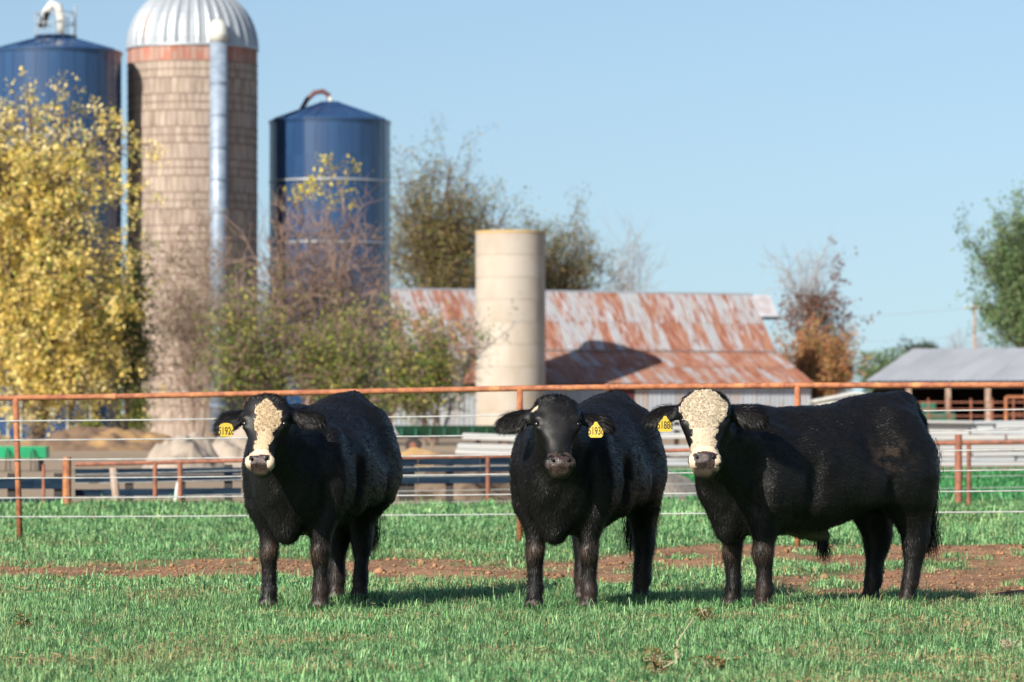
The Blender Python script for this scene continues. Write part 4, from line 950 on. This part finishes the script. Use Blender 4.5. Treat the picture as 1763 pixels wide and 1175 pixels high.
t = thing('green_tractor_implement', 'dark green panel sided implement parked in the shed left end', 'implement', (P(1612, HZ, 158).x, 158, 0)); MB().box((0, 0, .75), (1.5, 1.2, .9)).build('body', DGREEN, t, bevel=.08); MB().box((-.35, -.1, 1.42), (.6, .9, .45)).build('hood', DGREEN, t, bevel=.06)
for x in (-.5, .5): MB().tube([(x, -.7, .32), (x, -.55, .32)], .32, 14).build('wheel', POSTD, t)
# little white roofed hutch
t = thing('hutch', 'low white roofed hutch behind the back of the right bull', 'hutch', (P(1450, HZ, 118).x, 118, 0)); s = F / 118
zr, zl = CAMZ + (HZ - 675) / s, CAMZ + (HZ - 690) / s; xa, xm, xb = (1395 - 1450) / s, (1470 - 1450) / s, (1530 - 1450) / s
m_ = MB(); m_.add([(xa, -1, zl), (xm, -1, zr), (xb, -1, zl), (xa, 1.5, zl), (xm, 1.5, zr), (xb, 1.5, zl)], [(0, 1, 4, 3), (1, 2, 5, 4)]); o = m_.build('roof', WHITE, t); sm_ = o.modifiers.new('s', 'SOLIDIFY'); sm_.thickness = .06
MB().box(((xa + xb) / 2, .2, zl / 2), (xb - xa - .2, 2.2, zl)).build('wall', WHITE, t)
m_ = MB(); m_.add([(xa + .1, -.95, zl), (xm, -.95, zr - .04), (xb - .1, -.95, zl)], [(0, 1, 2)]); m_.build('gable', mat('slate grey gable', (.20, .21, .25), .8), t)

# ================================================================== trees and shrubs
LEAFM = mat('leaf', (1, 1, 1), .55, attr=True, transl=.35, spec=.25)
BARK = mat('bark', (.16, .12, .10), .95, (.09, .07, .055), 3, spec=.1)
TWIG = mat('reddish twig', (.30, .205, .165), .9, (.21, .155, .12), 1, spec=.1)
TWIGG = mat('grey twig', (.30, .28, .28), .9)
def tubes_np(segs, n=4):
    """segs: list of (p0,p1,r0,r1)"""
    p0 = np.array([s[0] for s in segs]); p1 = np.array([s[1] for s in segs]); r0 = np.array([s[2] for s in segs]); r1 = np.array([s[3] for s in segs])
    d = p1 - p0; d /= np.linalg.norm(d, axis=1, keepdims=True) + 1e-9
    ref = np.where(abs(d[:, 2:]) < .9, [[0, 0, 1.]], [[1., 0, 0]]); u = np.cross(d, ref); u /= np.linalg.norm(u, axis=1, keepdims=True); v = np.cross(d, u)
    V = []
    for (p, r) in ((p0, r0), (p1, r1)):
        for k in range(n): a = 2 * math.pi * k / n; V.append(p + (u * math.cos(a) + v * math.sin(a)) * r[:, None])
    V = np.stack(V, 1).reshape(-1, 3); i = np.arange(len(segs))[:, None] * 2 * n
    return V, np.concatenate([i + np.array([[k, (k + 1) % n, n + (k + 1) % n, n + k]]) for k in range(n)])
def grow(rng, a, b, r0, r1, nseg, wob, sag=0):
    a = np.array(a, float); b = np.array(b, float); L_ = np.linalg.norm(b - a); pts = [a]
    off = np.zeros(3)
    for i in range(1, nseg + 1):
        t_ = i / nseg; off = off * .7 + rng.normal(0, wob * L_ / nseg, 3); p = a * (1 - t_) + b * t_ + off * (1 - t_ * .5); p[2] += sag * L_ * math.sin(math.pi * t_); pts.append(p)
    rs = np.linspace(r0, r1, nseg + 1)
    return [(pts[i], pts[i + 1], rs[i], rs[i + 1]) for i in range(nseg)]
def tree(name, label, cat, base, crown, nl1, nl2, nl3, tr, leaves, leafsize, palette, seed, stems=1, barkm=None, group=None, up=.15, leaf_where=None, twigl=.9, droop=0, clump=.45, trunk_h=.35):
    """crown: list of (centre xyz rel base, radii) ellipsoids"""
    rng = np.random.default_rng(seed); t = thing(name, label, cat, base, 0, group)
    cw = np.array([np.prod(c[1]) for c in crown]); cw = cw / cw.sum()
    def inside(n, shell=.35):
        k = rng.choice(len(crown), n, p=cw); d = rng.normal(size=(n, 3)); d /= np.linalg.norm(d, axis=1, keepdims=True); rr = rng.uniform(shell, 1, n) ** (.5)
        return np.array([crown[i][0] for i in k]) + d * rr[:, None] * np.array([crown[i][1] for i in k])
    top = max(c[0][2] + c[1][2] * .6 for c in crown); cx = np.array(crown[0][0])
    main, twigs, tips = [], [], []
    for s_ in range(stems):
        b = np.array([rng.normal(0, .15 * (stems > 1)), rng.normal(0, .15 * (stems > 1)), -.1]); e = np.array([cx[0] * .6 + rng.normal(0, .12 * top * (stems > 1)), cx[1], top * (trunk_h + .35 if stems == 1 else rng.uniform(.4, .8))])
        tk = grow(rng, b, e, tr / math.sqrt(stems), tr * .35 / math.sqrt(stems), 8, .12); main += tk
        T1 = inside(max(1, nl1 // stems), .5)
        for q in T1:
            i = rng.integers(2, 8); st = tk[i][0]; 
            if q[2] < st[2]: st = tk[max(1, i - 3)][0]
            l1 = grow(rng, st, q, tr * .28 / math.sqrt(stems), tr * .07, 6, .16, up * rng.uniform(.2, 1)); main += l1
            for _ in range(nl2):
                j = rng.integers(2, 6); a = l1[j][0]; dv = rng.normal(size=3); dv /= np.linalg.norm(dv); dv[2] += .35 - droop; ln_ = top * .13 * rng.uniform(.5, 1.3) * twigl
                l2 = grow(rng, a, a + dv * ln_, tr * .07, .018, 4, .2, up * .5); twigs += l2
                for _ in range(nl3):
                    j = rng.integers(1, 4); a2 = l2[j][1]; dv2 = dv * .6 + rng.normal(size=3) * .55; dv2[2] += .15 - droop; l3 = grow(rng, a2, a2 + dv2 * ln_ * .45, .013, .006, 1, .2); twigs += l3; tips.append(l3[-1][1]); tips.append(l3[0][1])
                tips.append(l2[-1][1])
            tips.append(l1[-1][1])
    V, q = tubes_np(main, 7); link('trunk', np_mesh('trunk', V, [q], smooth=True), barkm or BARK, t)
    V, q = tubes_np(twigs, 3); link('branches', np_mesh('branches', V, [q]), barkm or BARK, t, kind='stuff')
    if leaves:
        tips = np.array(tips)
        if leaf_where is not None: tips = tips[np.array([leaf_where(p, rng) for p in tips])]
        k = rng.integers(0, len(tips), leaves); c = tips[k] + rng.normal(0, clump * .5, (leaves, 3)) * np.array([1, 1, 1.0]); c[:, 2] -= droop * rng.exponential(.35, leaves)
        tone = rng.random(len(tips))[k]
        nrm = rng.normal(size=(leaves, 3)); nrm /= np.linalg.norm(nrm, axis=1, keepdims=True); u = np.cross(nrm, rng.normal(size=(leaves, 3))); u /= np.linalg.norm(u, axis=1, keepdims=True); v = np.cross(nrm, u)
        sz = leafsize * rng.uniform(.6, 1.3, leaves)[:, None]
        V = np.stack([c - u * sz, c + v * sz * .55 + nrm * sz * .15, c + u * sz, c - v * sz * .55 + nrm * sz * .15], 1).reshape(-1, 3)
        pal = np.array(palette); pi = np.clip((tone * .75 + rng.random(leaves) * .25) * len(pal), 0, len(pal) - 1).astype(int)
        cc = pal[pi] * rng.uniform(.7, 1.25, (leaves, 1))
        link('crown', np_mesh('crown', V, [np.arange(leaves * 4).reshape(-1, 4)], np.repeat(cc, 4, 0)), LEAFM, t, kind='stuff')
    return t
def crown_px(Y, base, blobs, depth=.8):
    s = F / Y; out = []
    for (px, py, rx, ry) in blobs:
        p = P(px, py, Y); out.append(((p.x - base[0], random.Random(px).uniform(-.5, .5), p.z - base[2]), (rx / s, rx / s * depth, ry / s)))
    return out
YEL = [(.55, .46, .10), (.85, .63, .14), (.92, .72, .22), (.90, .70, .26), (.40, .44, .10), (.92, .76, .32), (.92, .80, .42)]
B = (P(60, HZ, 152).x, 152, 0)
tree('yellow_tree', 'big tree in yellow autumn leaf covering the left blue silo', 'tree', B, crown_px(152, B, [(60, 270, 95, 150), (45, 430, 120, 170), (150, 300, 70, 110), (110, 520, 110, 140), (-60, 350, 110, 230), (15, 180, 60, 70), (190, 260, 40, 60), (150, 460, 60, 90), (60, 620, 110, 70), (30, 560, 150, 90), (90, 380, 100, 110), (215, 250, 26, 50)]),
     120, 9, 4, .34, 72000, .080, YEL, 21, droop=.35, clump=.30)
GRN = [(.05, .09, .02), (.10, .15, .03), (.17, .21, .05), (.26, .26, .05), (.07, .11, .03)]
B = (P(215, HZ, 160).x, 160, 0)
tree('green_tree', 'dull green leaved tree between the yellow tree and the concrete silo', 'tree', B, crown_px(160, B, [(222, 450, 34, 60), (205, 560, 40, 80), (228, 640, 30, 50)]), 34, 6, 3, .14, 6000, .085, GRN, 22, barkm=TWIG, clump=.4)
B = (P(340, HZ, 172).x, 172, 0)
tree('bare_vine_tree', 'mass of bare brown branches climbing the concrete silo', 'tree', B, crown_px(172, B, [(330, 480, 62, 120), (300, 600, 50, 110), (370, 620, 60, 90), (400, 480, 45, 100), (320, 380, 40, 60)], .3), 60, 8, 4, .12, 900, .07, GRN[2:4], 23, stems=5, barkm=TWIG, up=.3)
B = (P(545, HZ, 148).x, 148, 0)
def lw(p, rng): return p[2] < 5.6 + rng.normal(0, .5) or (p[2] > 9.2 and rng.random() < .35)
tree('bare_shrub', 'large multi stemmed shrub of bare reddish twigs before the right blue silo', 'shrub', B, crown_px(148, B, [(545, 470, 140, 120), (470, 450, 70, 100), (600, 420, 80, 110), (540, 370, 90, 60), (440, 560, 80, 90), (640, 520, 90, 110), (540, 560, 130, 90), (700, 560, 90, 100), (400, 600, 60, 90), (640, 640, 140, 60)], .6), 120, 7, 4, .20, 420, .08, [(.65, .52, .08), (.50, .42, .08)], 24, stems=9, barkm=TWIG, up=.25, twigl=1.1,
     leaf_where=lambda p, rng: 9.3 < p[2] and p[0] > -1.0 and rng.random() < .10)
OLV = [(.07, .13, .03), (.16, .24, .05), (.32, .34, .07), (.05, .08, .025), (.50, .44, .10)]
for i, (px, blobs, lab, nlv) in enumerate([
        (450, [(420, 590, 60, 70), (480, 620, 70, 60), (400, 660, 40, 40), (440, 530, 55, 45)], 'leafy green shrub low before the bare twigs, left part', 4600),
        (590, [(560, 560, 60, 60), (600, 630, 85, 60), (530, 640, 60, 50), (620, 700, 70, 35)], 'leafy green shrub low before the bare twigs, middle part', 5600),
        (740, [(700, 590, 65, 70), (760, 620, 60, 60), (740, 690, 75, 35), (690, 660, 60, 50)], 'leafy green shrub beside the cream silo', 6000)]):
    B = (P(px, HZ, 140).x, 140, 0)
    tree('leafy_shrub', lab, 'shrub', B, crown_px(140, B, [(a_, b_ - 6, c_ * 1.25, d_ * 1.15) for a_, b_, c_, d_ in blobs]), 56, 8, 4, .13, int(nlv * 1.5), .064, OLV, 30 + i, stems=5, barkm=TWIG, clump=.45)
B = (P(760, HZ, 205).x, 205, 0)
tree('side_limb_tree', 'thin leafy limbs reaching across the cream silo', 'tree', B, crown_px(205, B, [(840, 560, 70, 60), (850, 640, 60, 40), (790, 560, 60, 60)], .2), 22, 3, 2, .10, 500, .08, OLV, 41, barkm=TWIGG, up=.1)
BRN = [(.19, .17, .06), (.27, .21, .08), (.12, .13, .045), (.32, .23, .10), (.18, .22, .06)]
B = (P(770, HZ, 262).x, 262, 0)
tree('oak_tree', 'tall olive brown oak rising behind the cream silo', 'tree', B, crown_px(262, B, [(760, 340, 80, 75), (830, 320, 65, 65), (710, 390, 60, 100), (850, 430, 70, 80), (770, 450, 80, 70), (690, 340, 40, 60)]), 90, 8, 3, .34, 24000, .10, BRN, 50, clump=.6, up=.04)
B = (P(960, HZ, 270).x, 270, 0)
tree('oak_tree', 'thinner olive brown oak rising behind the barn ridge', 'tree', B, crown_px(270, B, [(910, 400, 50, 60), (960, 420, 60, 60), (1010, 440, 50, 50), (950, 470, 80, 40), (1050, 470, 50, 40)]), 66, 7, 3, .26, 14000, .09, BRN, 51, clump=.6, up=.04)
B = (P(1085, HZ, 290).x, 290, 0)
tree('bare_tree', 'faint bare tree above the middle of the barn ridge', 'tree', B, crown_px(290, B, [(1085, 450, 55, 70), (1060, 440, 40, 60)]), 24, 6, 3, .16, 0, .1, BRN, 52, barkm=TWIGG, up=.2)
B = (P(1395, HZ, 252).x, 252, 0)
tree('half_bare_tree', 'half bare tree with rust brown leaf tufts right of the barn', 'tree', B, crown_px(252, B, [(1395, 500, 80, 70), (1400, 450, 40, 45), (1460, 540, 35, 60), (1340, 480, 30, 40), (1400, 560, 60, 50)]), 42, 7, 3, .26, 2600, .13, [(.22, .10, .06), (.16, .08, .05)], 53, barkm=TWIGG, up=.2, clump=.4, leaf_where=lambda p, rng: (p[2] < 9.0 or p[0] > 1.6) and rng.random() < .6)
ORG = [(.48, .22, .10), (.60, .28, .12), (.38, .18, .09), (.28, .25, .10), (.52, .32, .14)]
B = (P(1405, HZ, 244).x, 244, 0)
tree('orange_tree', 'low bushy tree in orange brown leaf right of the barn', 'tree', B, crown_px(244, B, [(1440, 610, 65, 40), (1370, 620, 60, 45), (1410, 590, 50, 30), (1400, 650, 90, 30)]), 60, 7, 3, .18, 20000, .10, ORG, 54, clump=.5)
HAZYGRN = [(.08, .14, .06), (.13, .21, .09), (.18, .26, .11), (.22, .28, .13)]  # paler greens, the haze of distance put into the leaf colour
for i, (px, py, rx, ry, Y, lab) in enumerate([(1505, 625, 26, 22, 300, 'small green bush right beside the orange tree'), (1528, 622, 20, 22, 320, 'round green bush left of the grey shed roof'), (1572, 600, 11, 10, 330, 'tiny dark treetop above the left shed roof slope'), (1596, 597, 11, 9, 335, 'tiny dark treetop at the shed ridge end')]):
    B = (P(px, HZ, Y).x, Y, 0); tree('green_bush', lab, 'bush', B, crown_px(Y, B, [(px, py, rx, ry), (px + 4, py + 16, rx, ry)]), 16, 5, 3, .12, 2600, .13, HAZYGRN[:3] if i < 2 else [(.04, .06, .03), (.07, .09, .04)], 60 + i, clump=.4)
for i, (px, py, lab) in enumerate([(1650, 582, 'faint bare treetop left of the utility pole'), (1685, 580, 'faint bare treetop behind the utility pole')]):
    B = (P(px, HZ, 420).x, 420, 0); tree('distant_bare_tree', lab, 'tree', B, crown_px(420, B, [(px, py, 12, 16)]), 16, 5, 3, .12, 0, .1, HAZYGRN, 70 + i, barkm=TWIGG)
B = (P(1775, HZ, 262).x, 262, 0)
tree('green_tree', 'big green leaved tree cut by the right edge', 'tree', B, crown_px(262, B, [(1745, 430, 62, 62), (1735, 510, 48, 60), (1780, 400, 60, 60), (1790, 520, 70, 90), (1745, 570, 45, 40), (1700, 440, 22, 22)]), 66, 8, 4, .4, 36000, .125, HAZYGRN, 55, clump=.5)
# dark ivy on the foot of the silos
for i, (px, py, rx, ry, Y, lab) in enumerate([(235, 700, 26, 60, 172, 'dark leafy creeper in the gap left of the concrete silo'), (155, 745, 16, 16, 165, 'small dark green weed clump at the foot of the left blue silo')]):
    B = (P(px, HZ, Y).x, Y, 0); tree('creeper', lab, 'plant', B, crown_px(Y, B, [(px, py, rx, ry)]), 20, 5, 3, .06, 1800, .08, GRN, 80 + i, stems=3, barkm=TWIG)
# ------------------------------------------------------------------ utility pole and wires
t = thing('utility_pole', 'far wooden utility pole with crossarm above the shed roof', 'utility pole', (P(1678, HZ, 400).x, 400, 0)); s = F / 400; zt_ = CAMZ + (HZ - 522) / s
MB().tube([(0, 0, 0), (0, 0, zt_)], [.17, .13], 8).build('pole', PW, t); MB().box((0, -.15, zt_ - .55), (2.3, .12, .14)).build('crossarm', PW, t)
for x in (-1.0, -.4, .4, 1.0): MB().lathe([(.001, .22), (.06, .2), (.08, .02), (.05, 0)], 8).build('insulator', WHITE, t, loc=(x, -.15, zt_ - .48))
for (ya, yb, lab) in ((529, 543, 'upper faint overhead wire from the utility pole'), (578, 582, 'lower faint overhead wire from the utility pole')):
    a = P(1678, ya, 400); pts = [a + (P(1300, yb, 430) - a) * (i / 16) + Vector((0, 0, -.5 * math.sin(math.pi * i / 16))) for i in range(17)]
    tag(MB().tube(pts, .022, 4).build('overhead_wire', mat('grey wire', (.25, .28, .32), .6)), lab, 'wire')
# ------------------------------------------------------------------ weeds in the foreground
def weed(label, px, py, hpx, nst, seed, leafy=True, dry=True):
    Y = YG(py); b = P(px, py, Y); rng = np.random.default_rng(seed); t = thing('weed', label, 'weed', (b.x, Y, 0)); h = hpx * Y / F; segs = []; tips = []
    for _ in range(nst):
        e = np.array([rng.normal(0, .45 * h), rng.normal(0, .3 * h), h * rng.uniform(.6, 1)]); l = grow(rng, (0, 0, 0), e, .0035, .0015, 5, .15); segs += l
        for j in range(1, 5):
            l2 = grow(rng, l[j][0], l[j][0] + np.array([rng.normal(0, .03), rng.normal(0, .03), rng.uniform(-.01, .04)]), .0015, .0008, 2, .2); segs += l2; tips += [l2[-1][1]] * 3
    V, q = tubes_np(segs, 4); link('stem', np_mesh('stem', V, [q]), mat('dry stem', (.45, .36, .25), .9), t)
    if leafy:
        tips = np.array(tips); n = len(tips) * 3; c = np.repeat(tips, 3, 0) + rng.normal(0, .008, (n, 3)); u = rng.normal(size=(n, 3)); u /= np.linalg.norm(u, axis=1, keepdims=True); v = np.cross(u, rng.normal(size=(n, 3))); v /= np.linalg.norm(v, axis=1, keepdims=True); sz = rng.uniform(.006, .014, (n, 1))
        V = np.stack([c - u * sz, c + v * sz * .5, c + u * sz, c - v * sz * .5], 1).reshape(-1, 3); pal = np.array([(.12, .12, .03), (.28, .17, .07), (.09, .13, .04)]); link('leaves', np_mesh('leaves', V, [np.arange(4 * n).reshape(-1, 4)], np.repeat(pal[rng.integers(0, 3, n)], 4, 0)), LEAFM, t, kind='stuff')
    return t
weed('brown leafed weed in the grass between the middle and right bulls', 1222, 1078, 34, 7, 1)
t = thing('weed', 'tall thin bent dry stalk left of the right bull in the foreground', 'weed', (P(1166, 1150, 17).x, YG(1150), 0)); Yw = YG(1150)
MB().tube([P(1166, 1150, Yw) - t.location, P(1164, 1125, Yw) - t.location, P(1167, 1104, Yw) - t.location, P(1180, 1085, Yw) - t.location, P(1194, 1064, Yw) - t.location], [.004, .0035, .003, .0025, .002], 6).build('stem', MC['dry stem'], t)
weed('dry brown weed clump at the bottom edge under the middle bull', 1128, 1165, 50, 8, 3)
weed('tan straw tuft at the bottom right corner', 1740, 1125, 26, 12, 4, leafy=False)
weed('small reddish weed at the bottom near the left edge', 40, 1085, 22, 5, 5)
weed('tall dry bent weed at the bottom left of the right bull', 1232, 1160, 36, 6, 6)
